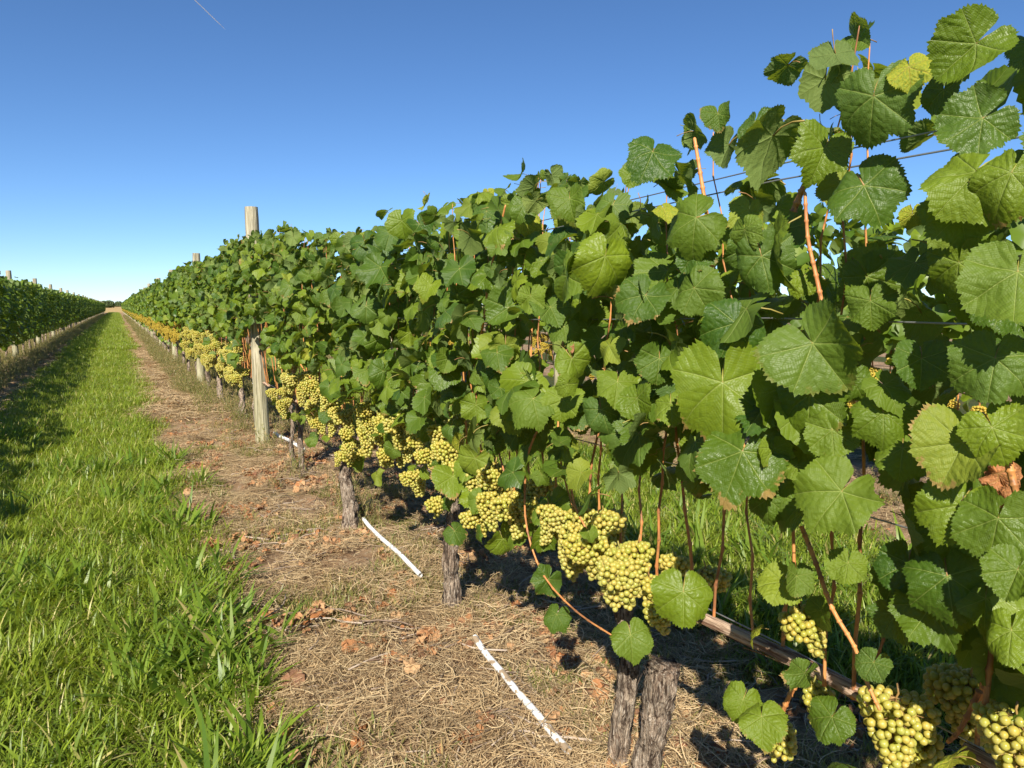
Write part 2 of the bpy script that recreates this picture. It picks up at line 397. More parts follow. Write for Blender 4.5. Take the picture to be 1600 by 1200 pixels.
# ------------------------------------------------------------------ leaf geometry
CTRL = np.array([(0, 1.0), (12, .95), (27, .85), (40, .90), (53, .95), (66, .87), (80, .80), (95, .82), (108, .83), (124, .77), (140, .72), (154, .69), (165, .61), (173, .46)])
def outline(deg, lob):
    a = np.interp(np.abs(deg), CTRL[:, 0], CTRL[:, 1]); sm = .80 - .0012*np.abs(deg)
    return sm + (a-sm)*lob
def leaf_mb(seed, nang, rings, teeth=True, petiole=True, crumple=0.0, fold=None, droop=None, bend=True):
    r = random.Random(seed); mb = MB()
    bounds = [-173, -108, -80, -53, -26.5, 0, 26.5, 53, 80, 108, 173]
    veins = {0: -108, 1: -108, 2: -53, 3: -53, 4: 0, 5: 0, 6: 53, 7: 53, 8: 108, 9: 108}
    lob = r.uniform(.55, 1.55); ph0 = r.uniform(0, 9); asym = r.uniform(-.05, .05)
    fold = r.uniform(-.45, .65) if fold is None else fold
    droop = r.uniform(-.1, .65) if droop is None else droop
    ra, rk, rp = r.uniform(.06, .20), r.choice([2, 3, 4, 5]), r.uniform(0, 6); curl = r.uniform(-.9, .6); tw = r.uniform(-.35, .35)
    spokes = []; sect = []
    for i in range(10):
        a0, a1 = bounds[i], bounds[i+1]; k = max(1, round(nang*(a1-a0)/346))
        if teeth and k % 2: k += 1
        for j in range(k): spokes.append(a0+(a1-a0)*j/k); sect.append(i)
    spokes.append(173); ns = len(spokes)
    def z(x, y):
        rr = math.hypot(x, y); th = math.atan2(x, -y)
        v = fold*(abs(x)**1.25)*.8 - droop*max(0, -y)**2*.8 - .22*max(0, y)**2 + ra*rr*rr*math.sin(rk*th+rp) + curl*max(0, rr-.55)**1.5 + tw*x*y
        v += .05*mnoise.noise(Vector((x*3+seed, y*3, seed*.7))) + .02*mnoise.noise(Vector((x*9+seed, y*9, seed*.3)))
        dm = min(abs(math.sin(th-math.radians(a)))*rr if math.cos(th-math.radians(a)) > 0 else 9 for a in (0, 53, -53, 108, -108))
        v -= .022*math.exp(-(dm/.035)**2)*min(1, rr*3)
        if crumple: v += crumple*mnoise.noise(Vector((x*2.2+seed, y*2.2, 3))) * 1.3 + crumple*.5*mnoise.noise(Vector((x*6, y*6+seed, 1)))
        return v
    V = [(0, 0, z(0, 0))]; flat = [(0, 0)]
    for ti, t in enumerate(rings):
        for k, a in enumerate(spokes):
            rad = outline(a, lob)*(1+asym*np.sign(a)+.11*mnoise.noise(Vector((a*.045, ph0, 0)))+.05*mnoise.noise(Vector((a*.17, ph0, 3))))*t
            if ti == len(rings)-1 and teeth:
                rad *= (.99+.04*r.random()+(.025 if k % 6 == 1 else 0)) if k % 2 else (.945+.04*r.random())
            x = math.sin(math.radians(a))*rad; y = -math.cos(math.radians(a))*rad
            # curled sides shorten the span
            V.append((x, y, z(x, y))); flat.append((x, y))
    # bend the blade about an axis of its own plane, so that it rolls, cups or hangs
    for _ in range(2):
        ba = r.uniform(0, math.pi); kk = r.uniform(-1.25, 1.25) if bend else 0.001; off = r.uniform(-.2, .3)
        bx_, by_ = math.cos(ba), math.sin(ba); W = []
        for x, y, zz in V:
            q = x*bx_+y*by_; e = q-off if (q > off) else 0.0; d = 0; dz = 0
            if e > 0: d = math.sin(kk*e)/kk-e; dz = (1-math.cos(kk*e))/kk; nx = -math.sin(kk*e); d += zz*nx; zz2 = zz*math.cos(kk*e)+dz
            else: zz2 = zz
            W.append((x+d*bx_, y+d*by_, zz2))
        V = W
    F = []; UV = []
    def vu(p, s):
        b = math.radians(veins[s]); d = (math.sin(b), -math.cos(b)); return (p[0]*d[0]+p[1]*d[1], p[0]*d[1]-p[1]*d[0])
    for k in range(ns-1):
        s = sect[k]; q = (0, 1+k, 2+k); F.append(q); UV += [vu(flat[i], s) for i in q]
        for ti in range(len(rings)-1):
            b = 1+ti*ns; q = (b+k, b+ns+k, b+ns+k+1, b+k+1); F.append(q); UV += [vu(flat[i], s) for i in q]
    mb.add(V, F, 0, UV)
    if petiole:
        tube(mb, [(0, .0, V[0][2]-.005), (0.01, .22, -.10), (.03, .42, -.32), (.05, .55, -.6)], [.022, .018, .017, .02], 5, 1)
    return mb
HERO = [leaf_mb(10+i, 118, (.16, .34, .52, .68, .82, .92, 1.0)) for i in range(22)]
MID = [leaf_mb(60+i, 40, (.35, .7, 1.0)) for i in range(10)]
LOW = [leaf_mb(90+i, 11, (.5, 1.0), teeth=False, petiole=False) for i in range(8)]
hero_me = [m.build('leaf', [M['leaf'], M['petiole']]) for m in HERO]
mid_me = [m.build('leaf', [M['leaf'], M['petiole']]) for m in MID]
mid_a = [arrays(m) for m in MID]; low_a = [arrays(m) for m in LOW]
def recolour(me, mat):
    m2 = me.copy(); m2.materials[0] = mat; return m2
yel_me = [recolour(hero_me[i], M['leaf_yellow']) for i in (1, 4)]
DEADMB = [leaf_mb(200+i, 30, (.35, .7, 1.0), crumple=.5, petiole=(i % 2 == 0)) for i in range(5)]
dead_me = [m.build('dry_leaf', [M['leaf_dead'], M['petiole']]) for m in DEADMB]

def leafm(pos, n, tip, size):
    n = Vector(n).normalized(); tip = Vector(tip); tip = tip - n*tip.dot(n)
    if tip.length < 1e-3: tip = n.orthogonal()
    tip.normalize(); Y = -tip; X = Y.cross(n)
    m = Matrix(((X.x, Y.x, n.x, pos[0]), (X.y, Y.y, n.y, pos[1]), (X.z, Y.z, n.z, pos[2]), (0, 0, 0, 1)))
    return m @ Matrix.Diagonal((size, size, size, 1))

# ------------------------------------------------------------------ grape clusters
def ico(sub):
    import bmesh
    bm = bmesh.new(); bmesh.ops.create_icosphere(bm, subdivisions=sub, radius=1)
    mb = MB(); mb.add([v.co[:] for v in bm.verts], [[v.index for v in f.verts] for f in bm.faces]); bm.free(); return mb
ICO2, ICO1 = ico(3), ico(2); ICO0 = ico(1)
berry_me = ICO2.build('grape', [M['berry']]); ico1_a = arrays(ICO1); ico0_a = arrays(ICO0)
def cluster_layout(seed, L, Rm, rb):
    r = random.Random(seed); pts = []; wa = r.uniform(0, 6.28); wing = (Rm*.8*math.cos(wa), Rm*.8*math.sin(wa))
    for _ in range(3400):
        u = r.random()**.9; z = -u*L
        Rz = Rm*(1-.68*u**1.2)*min(1, .45+u*5) - rb*.4
        k = r.choice((1, 1, .45)); a = r.uniform(0, 2*math.pi)
        p = Vector((math.cos(a)*Rz*k + .012*math.sin(u*4+seed), math.sin(a)*Rz*k, z))
        if wing and u < .45 and r.random() < .35: p += Vector((wing[0], wing[1], -.01))
        q = rb*r.uniform(.78, 1.10)
        if all((p-o[0]).length > (q+o[1])*.86 for o in pts): pts.append((p, q))
    return pts
LAY = [cluster_layout(i, L, Rm, .0071) for i, (L, Rm) in enumerate([(.13, .042), (.105, .036), (.15, .045), (.085, .032), (.12, .05)])]
def rachis_mb(lay, top=.025):
    mb = MB(); L = min(p.z for p, q in lay)
    tube(mb, [(0, 0, top), (.004, 0, top*.4), (0, 0, 0), (0, 0, L*.8)], [.0022, .002, .0018, .001], 5)
    for p, q in lay[::2]: tube(mb, [(0, 0, min(0, p.z+.012)), (p.x*.85, p.y*.85, p.z)], .0008, 3, cap=False)
    return mb
rachis_me = [rachis_mb(l).build('grape_cluster', [M['petiole']]) for l in LAY]
def joined_cluster(lay, src, seed, mat):
    r = random.Random(seed); fb = FastMB()
    for p, q in lay:
        m = np.eye(4); m[0, 0] = m[1, 1] = m[2, 2] = q*1.02; m[:3, 3] = p; fb.add(src, m, 0, r.random())
    return fb.build('grape_cluster', [mat])
clus_mid = [joined_cluster(l, ico1_a, i, M['berry']) for i, l in enumerate(LAY)]

clus_hi = [joined_cluster(l, arrays(ICO2), 50+i, M['berry']) for i, l in enumerate(LAY)]
n_single = {}
def add_cluster(root, pos, var, scale, hero, yaw=0, tilt=0):
    q2 = (Vector(pos)+Vector((0, 0, -.06))+root.location-cam.location)@CAMROT
    if q2.z < -3 and abs(800-q2.x/q2.z*FPX-402) < 26 and q2.z > -7: return
    m = Matrix.Translation(Vector(pos)) @ Matrix.Rotation(yaw, 4, 'Z') @ Matrix.Rotation(tilt, 4, 'X') @ Matrix.Scale(scale, 4)
    if not hero:
        link('grape_cluster', clus_mid[var], root, mat4=m); return
    c = link('grape_cluster', rachis_me[var], root, mat4=m)
    n_single[root.name] = n_single.get(root.name, 0)+len(LAY[var])
    if n_single[root.name] > 330:
        g = link('grapes', clus_hi[var], c); g['kind'] = 'stuff'; return
    for p, q in LAY[var]: link('grape', berry_me, c, mat4=Matrix.Translation(p) @ Matrix.Scale(q, 4))

# ------------------------------------------------------------------ canopy profile of the near row
TY = np.array([-2, .55, .62, .84, 1.1, 1.22, 1.34, 1.6, 2.0, 2.4, 2.6, 3.0, 3.7, 4.6, 5.6, 6.9, 9, 12, 200])
TZ = np.array([1.72, 1.72, 1.72, 1.72, 1.73, 1.63, 1.54, 1.66, 1.73, 1.72, 1.63, 1.70, 1.69, 1.74, 1.84, 1.95, 1.95, 1.95, 1.95])
def top_of(y): return float(np.interp(y, TY, TZ))
def bot_of(y): return .86 - .05*min(1, max(0, 2.6-y))  - .04*math.sin(y*2.3) + .15*min(1, max(0, (y-3.3)/2.5))

def trunk_mb(path, r0, r1, seed, rings=34, sides=16, shreds=22):
    r = random.Random(seed); mb = MB(); pts = []; rad = []
    path = [Vector(p) for p in path]; n = len(path)
    for i in range(rings):
        t = i/(rings-1)*(n-1); k = min(int(t), n-2); f = t-k; f = f*f*(3-2*f)*.5+f*.5
        p = path[k].lerp(path[k+1], f); u = i/(rings-1)
        p += Vector((mnoise.noise(Vector((seed, u*5, 0))), mnoise.noise(Vector((seed+9, u*5, 0))), 0))*.012
        pts.append(p); rad.append((r0+(r1-r0)*u)*(1+.16*mnoise.noise(Vector((u*7, seed, 2))))*(1+.55*math.exp(-u*9)))
    b = MB(); tube(b, pts, rad, sides, 0)
    V = b.v[0].copy()
    for i in range(rings):
        for j in range(sides):
            a = 2*math.pi*j/sides + i*.05; c = V[i*sides+j]-np.array(pts[i])
            d = mnoise.noise(Vector((math.cos(a)*3, math.sin(a)*3, i*.07+seed)))*.45 + mnoise.noise(Vector((math.cos(a)*9, math.sin(a)*9, i*.10+seed)))*.38
            V[i*sides+j] = np.array(pts[i]) + c*(1+d)
    b.v[0] = V; mb = b
    for _ in range(shreds):
        i0 = r.randrange(1, rings-8); ln = r.randrange(4, 9); a = r.uniform(0, 6.28); pr = []
        w = r.uniform(.002, .006); side = Vector((-math.sin(a), math.cos(a), 0)); out = Vector((math.cos(a), math.sin(a), 0))
        for k in range(ln+1):
            i = min(i0+k, rings-1); u = k/ln; pr.append(pts[i]+out*(rad[i]*1.08+.010*(u-.3)**2*2.5*r.uniform(.6, 1.3)))
        Vs = []; Fs = []
        for k, p in enumerate(pr): ww = w*(1-.6*k/ln); Vs += [tuple(p-side*ww), tuple(p+side*ww)]
        for k in range(ln): Fs.append((2*k, 2*k+1, 2*k+3, 2*k+2))
        mb.add(Vs, Fs)
    return mb

def cordon_path(y0, y1, z0=.575, wob=.012, seed=0):
    n = max(4, int(abs(y1-y0)/.06)); P = []
    for i in range(n+1):
        y = y0+(y1-y0)*i/n
        P.append(Vector((wob*mnoise.noise(Vector((y*3, seed, 0)))*1.6, y, z0+wob*1.4*mnoise.noise(Vector((y*2.5, seed+5, 3))))))
    return P

def make_cane_pts(y0, ztop, r, x0=0.0, z0=.57):
    pts = []; n = 13; dx = r.uniform(-.07, .07); dy = r.uniform(-.16, .16); ph = r.uniform(0, 6)
    kink = r.uniform(.002, .007)
    for i in range(n):
        u = i/(n-1); s = 1 if i % 2 else -1
        pts.append(Vector((x0+dx*u+.03*(math.sin(u*4+ph)-math.sin(ph)), y0+dy*u+kink*s*(u > 0)+.025*(math.sin(u*3+ph)-math.sin(ph)), z0+(ztop-z0)*u)))
    return pts
def cane_mesh(pts, r0, r1):
    mb = MB(); fine = []; rad = []; n = len(pts)
    for i in range(n-1):
        for f in (0, .12, .5, .88):
            fine.append(pts[i].lerp(pts[i+1], f)); u = (i+f)/(n-1); rad.append((r0+(r1-r0)*u)*(1.42 if f == 0 else 1.0))
    fine.append(pts[-1]); rad.append(r1*.6)
    tube(mb, fine, rad, 7, 0); return mb.build('cane', [M['cane']])

used_hero_boxes = []
CATG = 'grapevine'
near_labels = {
 -2: None,
 -1: 'grapevine whose leafy shoots and low clusters fill the right edge of the picture',
 0: 'grapevine with a split double trunk and sawn stump beside the lower pipe',
 1: 'grapevine with one slim peeling trunk just past the end of the pipe in the middle',
 2: 'grapevine with hollow knotty trunk where the middle white pipe begins',
 3: 'grapevine with two thin pale trunks standing just in front of the thick wooden post',
 4: 'grapevine with slanting trunk directly behind the thick wooden post',
 5: 'grapevine with forked dark trunk, second one behind the thick wooden post',
 6: 'grapevine with low leaning trunk, third behind the thick wooden post',
 7: 'grapevine half hidden by the second wooden post of the sunlit row',
 8: 'grapevine just beyond the second wooden post of the sunlit row',
}

GAPS = [(1405, 262, 30, 18), (1000, 300, 30, 12), (1310, 385, 34, 30), (1040, 205, 16, 26), (850, 345, 20, 10), (690, 290, 16, 26),
        (1100, 850, 90, 50), (1290, 880, 60, 50), (1360, 850, 40, 40), (930, 700, 30, 26), (1440, 1020, 60, 60), (1130, 900, 90, 60), (855, 572, 14, 34), (1340, 250, 20, 20), (1107, 345, 8, 50), (1262, 285, 16, 45), (1272, 400, 7, 40), (1160, 570, 8, 20), (1010, 800, 8, 40), (758, 500, 6, 40), (1550, 880, 8, 30), (399, 560, 14, 70), (405, 620, 14, 90)]
def gap(px, py, m=0): return any(((px-a)/(w*.8+m))**2+((py-b)/(h*.8+m))**2 < 1 for a, b, w, h in GAPS)

def vine_leaves(root, yc, k, xrow=ROW0):
    """leaves, canes and clusters of one near vine; coordinates local to the root"""
    r = random.Random(1000+k*7); base = root.location
    spots = []
    ncane = 15; tipn = []
    for j in range(ncane):
        yl = (j/(ncane-1)-.5)*1.30 + r.uniform(-.03, .03)
        zt = top_of(yc+yl) - r.uniform(.01, .10) + (.10 if r.random() < .12 else 0)
        pts = make_cane_pts(yl, zt-base.z, r, r.uniform(-.02, .02))
        o = link('cane', cane_mesh(pts, r.uniform(.0030, .0046), .0013), root)
        tipn.append((pts[-1], pts[-2], pts[-3]))
        z = r.uniform(.64, .72); side = 1
        while z < zt:
            u = (z-.57)/(zt-.57); i = min(11, max(0, int(u*12))); p = pts[i].lerp(pts[i+1], min(1, u*12-i))
            side = -side
            if z > bot_of(yc+yl)-.03 or r.random() < (.30 if k <= 1 else .17): spots.append((p, side, u))
            z += r.uniform(.058, .082)
    if k <= 2:
        for _ in range(7):
            p, sd_, u_ = r.choice(spots); mb = MB(); P = []; a0 = r.uniform(0, 6); L_ = r.uniform(.06, .12); R_ = r.uniform(.006, .012)
            for q in range(22):
                f = q/21; P.append(p + Vector((-f*L_*.8+math.cos(a0+f*16)*R_*f, math.sin(a0+f*16)*R_*f+f*.02, f*L_*.3-f*f*.04)))
            tube(mb, P, [.0012*(1-.5*q/21) for q in range(22)], 4, 0, tint=r.random()); link('tendril', mb.build('tendril', [M['petiole']]), root)
    ns = 205; r.shuffle(spots)
    cnt = 0
    def place(pos, side, u, size, hero):
        n = Vector((side*r.uniform(-.1, 1.2), r.gauss(-.10, .75), r.uniform(-.3, 1.2)))
        if side < 0: n += Vector((-.05, -.25, .1))
        if u > .85: n = Vector((r.gauss(-.1, .8), r.gauss(-.1, .8), r.gauss(.3, .7)))
        wp = Vector(pos)+base; q2 = (wp-cam.location)@CAMROT
        if q2.z < -.2 and gap(800-q2.x/q2.z*FPX, 600+q2.y/q2.z*FPX+size*.45*FPX/-q2.z, size*.62*FPX/-q2.z): return
        tip = Vector((side*r.uniform(-.2, .7), r.gauss(0, .65), -1))
        me = r.choice(hero_me if hero else mid_me)
        q = r.random()
        if q < .022 and hero: me = r.choice(yel_me)
        link('leaf', me, root, mat4=leafm(pos, n, tip, size))
    hero = k <= 4
    for p, side, u in spots[:180]:
        s2 = side if r.random() < .75 else -1
        off = r.uniform(.05, .17)*(1 if u < .9 else .6)
        pos = p + Vector((s2*off, r.uniform(-.07, .07), r.uniform(-.02, .05)))
        place(pos, s2, u, (r.uniform(.048, .088) if r.random() < .75 else r.uniform(.030, .055))*(1 if u < .85 else .75), hero); cnt += 1
    for tp in tipn:      # young leaves closing round each shoot tip
        for q in tp[:(3 if k <= 3 else 2)]:
            sg = r.choice((-1, -1, 1)); place(q+Vector((sg*r.uniform(.0, .05), r.uniform(-.04, .04), r.uniform(-.01, .03))), sg, .95, r.uniform(.022, .058), hero); cnt += 1
    while cnt < (254 if k <= 1 else 282):
        yl = r.uniform(-.69, .69); y = yc+yl; b = bot_of(y); t = top_of(y)
        z = b + (t-b)*r.random()**.9; u = (z-b)/(t-b); edge = 1 if u < .9 else .6
        front = r.random() < .66
        x = -r.uniform(.10, .27)*edge*(.75+.25*math.sin(u*3)) if front else r.uniform(-.05, .25)*edge
        place(Vector((x, yl, z)), -1 if x < .05 else 1, u, r.choice((r.uniform(.03, .055), r.uniform(.05, .082))), hero); cnt += 1
    # few low leaves between the clusters
    for _ in range(9 if k > 1 else (12 if k == 1 else 8)):
        place(Vector((-r.uniform(.03, .14), r.uniform(-.69, .69), r.uniform(.46, .78))), -1, .3, r.uniform(.035, .06), hero)
    fb = FastMB()
    for _ in range(260 if k < 2 else 230):
        yl = r.uniform(-.75, .75); y = yc+yl; b = bot_of(y)-.02; t = top_of(y)-.03; z = r.uniform(b, t); x = r.uniform(-.22, .22)*(1 if z < t-.12 else .6)
        n = Vector((r.choice((-1, -1, 1))*r.uniform(.3, 1), r.gauss(0, .5), r.uniform(.1, .9)))
        q2 = (Vector((x, yl, z))+base-cam.location)@CAMROT
        if q2.z < -.2 and gap(800-q2.x/q2.z*FPX, 600+q2.y/q2.z*FPX+.03*FPX/-q2.z, .04*FPX/-q2.z): continue
        fb.add(r.choice(mid_a), np.array(leafm((x, yl, z), n, (0, r.gauss(0, .5), -1), r.uniform(.035, .078))), None, r.random())
    o = link('foliage', fb.build('foliage', [M['leaf'], M['petiole']]), root); o['kind'] = 'stuff'

# hero clusters: photograph place of the cluster's top, plane, layout, scale
HC = [(745, 735, 1.10, 4, 1.0), (800, 770, 1.08, 2, 1.0), (765, 770, 1.08, 0, 1.0), (835, 745, 1.14, 1, 1.0), (855, 790, 1.06, 0, .9), (720, 720, 1.10, 3, 1.0), (680, 665, 1.10, 0, 1.0), (670, 700, 1.08, 1, .9), (620, 650, 1.10, 0, 1), (590, 650, 1.10, 3, 1.1), (940, 800, 1.10, 1, 1.0), (965, 860, 1.08, 2, 1.0), (1000, 850, 1.12, 0, 1.0), (1015, 900, 1.12, 3, .95), (895, 820, 1.08, 2, .95), (545, 640, 1.10, 0, 1.1), (560, 700, 1.08, 3, 1.1),
      (775, 725, 1.12, 2, 1.0), (748, 795, 1.10, 1, 1.0), (800, 735, 1.20, 0, 1.0), (822, 780, 1.10, 3, 1.0), (872, 798, 1.12, 1, .95), (915, 795, 1.14, 4, 1.0),
      (935, 835, 1.10, 4, 1.05), (985, 870, 1.10, 0, 1.05), (1050, 868, 1.20, 3, 1.0), (1030, 935, 1.13, 1, .9), (1100, 890, 1.26, 1, .95), (1270, 950, 1.10, 1, .88), (900, 850, 1.16, 4, .9),
      (1400, 1090, 1.10, 4, 1.0), (1520, 1060, 1.24, 0, 1.0), (1590, 1120, 1.06, 2, .9), (1215, 1130, 1.14, 3, .95), (1275, 1070, 1.16, 3, .9), (1450, 1140, 1.22, 1, 1),
      (640, 640, 1.12, 0, 1.0), (655, 680, 1.12, 3, .95), (700, 690, 1.10, 2, 1.0), (720, 650, 1.22, 0, 1.0), (690, 735, 1.12, 3, 1), (605, 640, 1.15, 3, 1), (960, 800, 1.26, 0, 1),
      (565, 630, 1.10, 2, 1.15), (572, 665, 1.10, 2, 1.1), (530, 705, 1.10, 1, .9), (540, 595, 1.14, 4, 1.1), (515, 615, 1.14, 4, 1.1), (500, 600, 1.12, 0, 1.1), (520, 650, 1.14, 0, 1),
      (490, 580, 1.14, 4, 1.2), (425, 532, 1.12, 4, 1.1), (450, 540, 1.10, 2, 1.2), (440, 535, 1.16, 0, 1.2), (415, 530, 1.08, 4, 1.1)]
# hero leaves: photograph place of the leaf stalk's end, width in the photograph, tip angle (0 down, + right), plane
HL = [(1129, 598, 150, 0, .93), (1160, 706, 122, 8, .93), (1270, 537, 132, 18, .93), (1265, 617, 110, -12, .95), (1315, 768, 118, -30, .93),
      (1525, 68, 118, -28, .98), (1535, 185, 112, -45, .96), (1088, 340, 92, -62, .98), (1190, 400, 98, 5, .97), (1085, 450, 80, 25, .98), (1150, 505, 98, -20, .96),
      (1030, 560, 72, 0, 1.0), (595, 418, 60, -20, 1.03), (572, 478, 48, 0, 1.03), (628, 345, 50, 10, 1.05), (610, 365, 44, -20, 1.06), (655, 350, 40, 20, 1.06), (570, 378, 54, 0, 1.05), (1525, 268, 135, -68, .93),
      (1580, 270, 112, -20, .93), (1500, 335, 95, 0, .96), (1590, 425, 150, -10, .90), (1498, 410, 92, -20, .96), (1560, 810, 116, 10, .93), (1505, 692, 118, -30, .93), (1550, 668, 95, 10, .92),
      (1500, 790, 105, -25, .94), (1590, 890, 90, -10, .92), (1300, 672, 80, 0, .96), (1380, 645, 82, 0, .96), (1245, 728, 46, 0, .98), (985, 992, 66, 5, 1.06), (1068, 925, 92, 18, 1.02),
      (785, 842, 56, 5, 1.1), (790, 540, 48, 0, 1.02), (893, 560, 62, 20, 1.0), (880, 625, 62, -10, 1.0), (965, 597, 64, 0, .98), (998, 665, 56, 0, .97), (940, 640, 62, 5, .98), (1048, 630, 60, 0, .97),
      (715, 460, 42, 0, 1.03), (890, 310, 58, 0, 1.03), (990, 268, 46, 20, 1.05), (900, 412, 72, 0, 1.0), (1180, 190, 52, -20, 1.05), (1122, 178, 44, 15, 1.05), (1365, 150, 122, -12, .98),
      (1475, 140, 66, 5, 1.0), (1245, 900, 56, -10, .98), (1325, 880, 60, -10, .98), (1480, 900, 110, 12, .96), (1580, 985, 92, 0, .94), (1190, 1120, 72, 0, 1.0), (1300, 1120, 72, -15, 1.0),
      (1365, 1035, 54, 0, 1.0), (1258, 1052, 56, 20, 1.02), (1350, 290, 120, 10, 1.02), (1440, 560, 88, -10, .97), (1360, 470, 70, 0, .98), (1210, 700, 50, 10, .97), (1330, 590, 60, 0, .98),
      (1410, 700, 84, 10, .97), (1200, 780, 60, -10, .98), (1290, 230, 84, -30, 1.02), (1085, 395, 60, 10, 1.0), (1170, 330, 60, -15, 1.0), (1045, 285, 56, 10, 1.03), (860, 480, 54, 10, 1.0),
      (760, 330, 50, 0, 1.04), (820, 320, 48, 15, 1.03), (700, 560, 42, -10, 1.02), (640, 520, 38, 0, 1.04), (820, 620, 46, 10, 1.02), (660, 410, 40, 10, 1.04), (745, 580, 40, 15, 1.02),
      (1555, 560, 120, -5, .92), (1420, 880, 95, -10, 1.0), (1455, 945, 105, 15, 1.0), (1540, 935, 80, 0, .98), (1480, 835, 88, 20, 1.0), (1400, 960, 70, 0, 1.02), (1420, 820, 70, 15, .97), (870, 960, 42, -20, 1.05), (710, 830, 40, 0, 1.12)]
HYEL = [(1420, 105, 66, 5, 1.0, 'y'), (1425, 335, 40, 0, .97, 'y'), (1180, 985, 40, 0, 1.05, 'y'), (890, 545, 26, 0, 1.0, 'd'), (1560, 740, 60, 30, 1.02, 'd'), (825, 345, 44, 0, 1.08, 'y')]
HCANE = [([(850, 655), (828, 700), (820, 760), (824, 830), (850, 900), (900, 955), (955, 992)], 1.02, .0035),
         ([(1252, 822), (1275, 880), (1300, 950), (1335, 1010), (1352, 1060), (1375, 1110)], 1.03, .0042),
         ([(1575, 720), (1590, 780), (1605, 840)], .97, .005), ([(1240, 330), (1262, 280), (1300, 230), (1355, 190)], 1.10, .006),
         ([(890, 745), (898, 790), (920, 835), (925, 860)], 1.10, .0035), ([(872, 700), (885, 760), (905, 820)], 1.12, .003),
         ([(1118, 430), (1110, 400), (1105, 340), (1094, 270), (1085, 215)], 1.04, .005), ([(1290, 500), (1275, 430), (1262, 370), (1258, 300)], 1.02, .004), ([(745, 560), (756, 500), (765, 430), (790, 320)], 1.05, .0045), ([(1140, 640), (1162, 580), (1172, 520)], 1.0, .005), ([(1540, 1100), (1560, 900), (1555, 760), (1550, 600)], 1.08, .0042), ([(1390, 915), (1385, 980), (1370, 1030)], 1.12, .003),
         ([(478, 500), (468, 540), (470, 570), (500, 608)], 1.10, .0055), ([(1640, 700), (1600, 900), (1590, 1060), (1570, 1180)], 1.12, .0045),
         ([(770, 640), (778, 700), (790, 745)], 1.12, .004), ([(1215, 1130), (1235, 1085), (1252, 1062)], 1.08, .005), ([(1530, 1080), (1500, 1140), (1480, 1160)], 1.12, .0042), ([(1250, 930), (1240, 970), (1222, 1000)], 1.10, .005)]

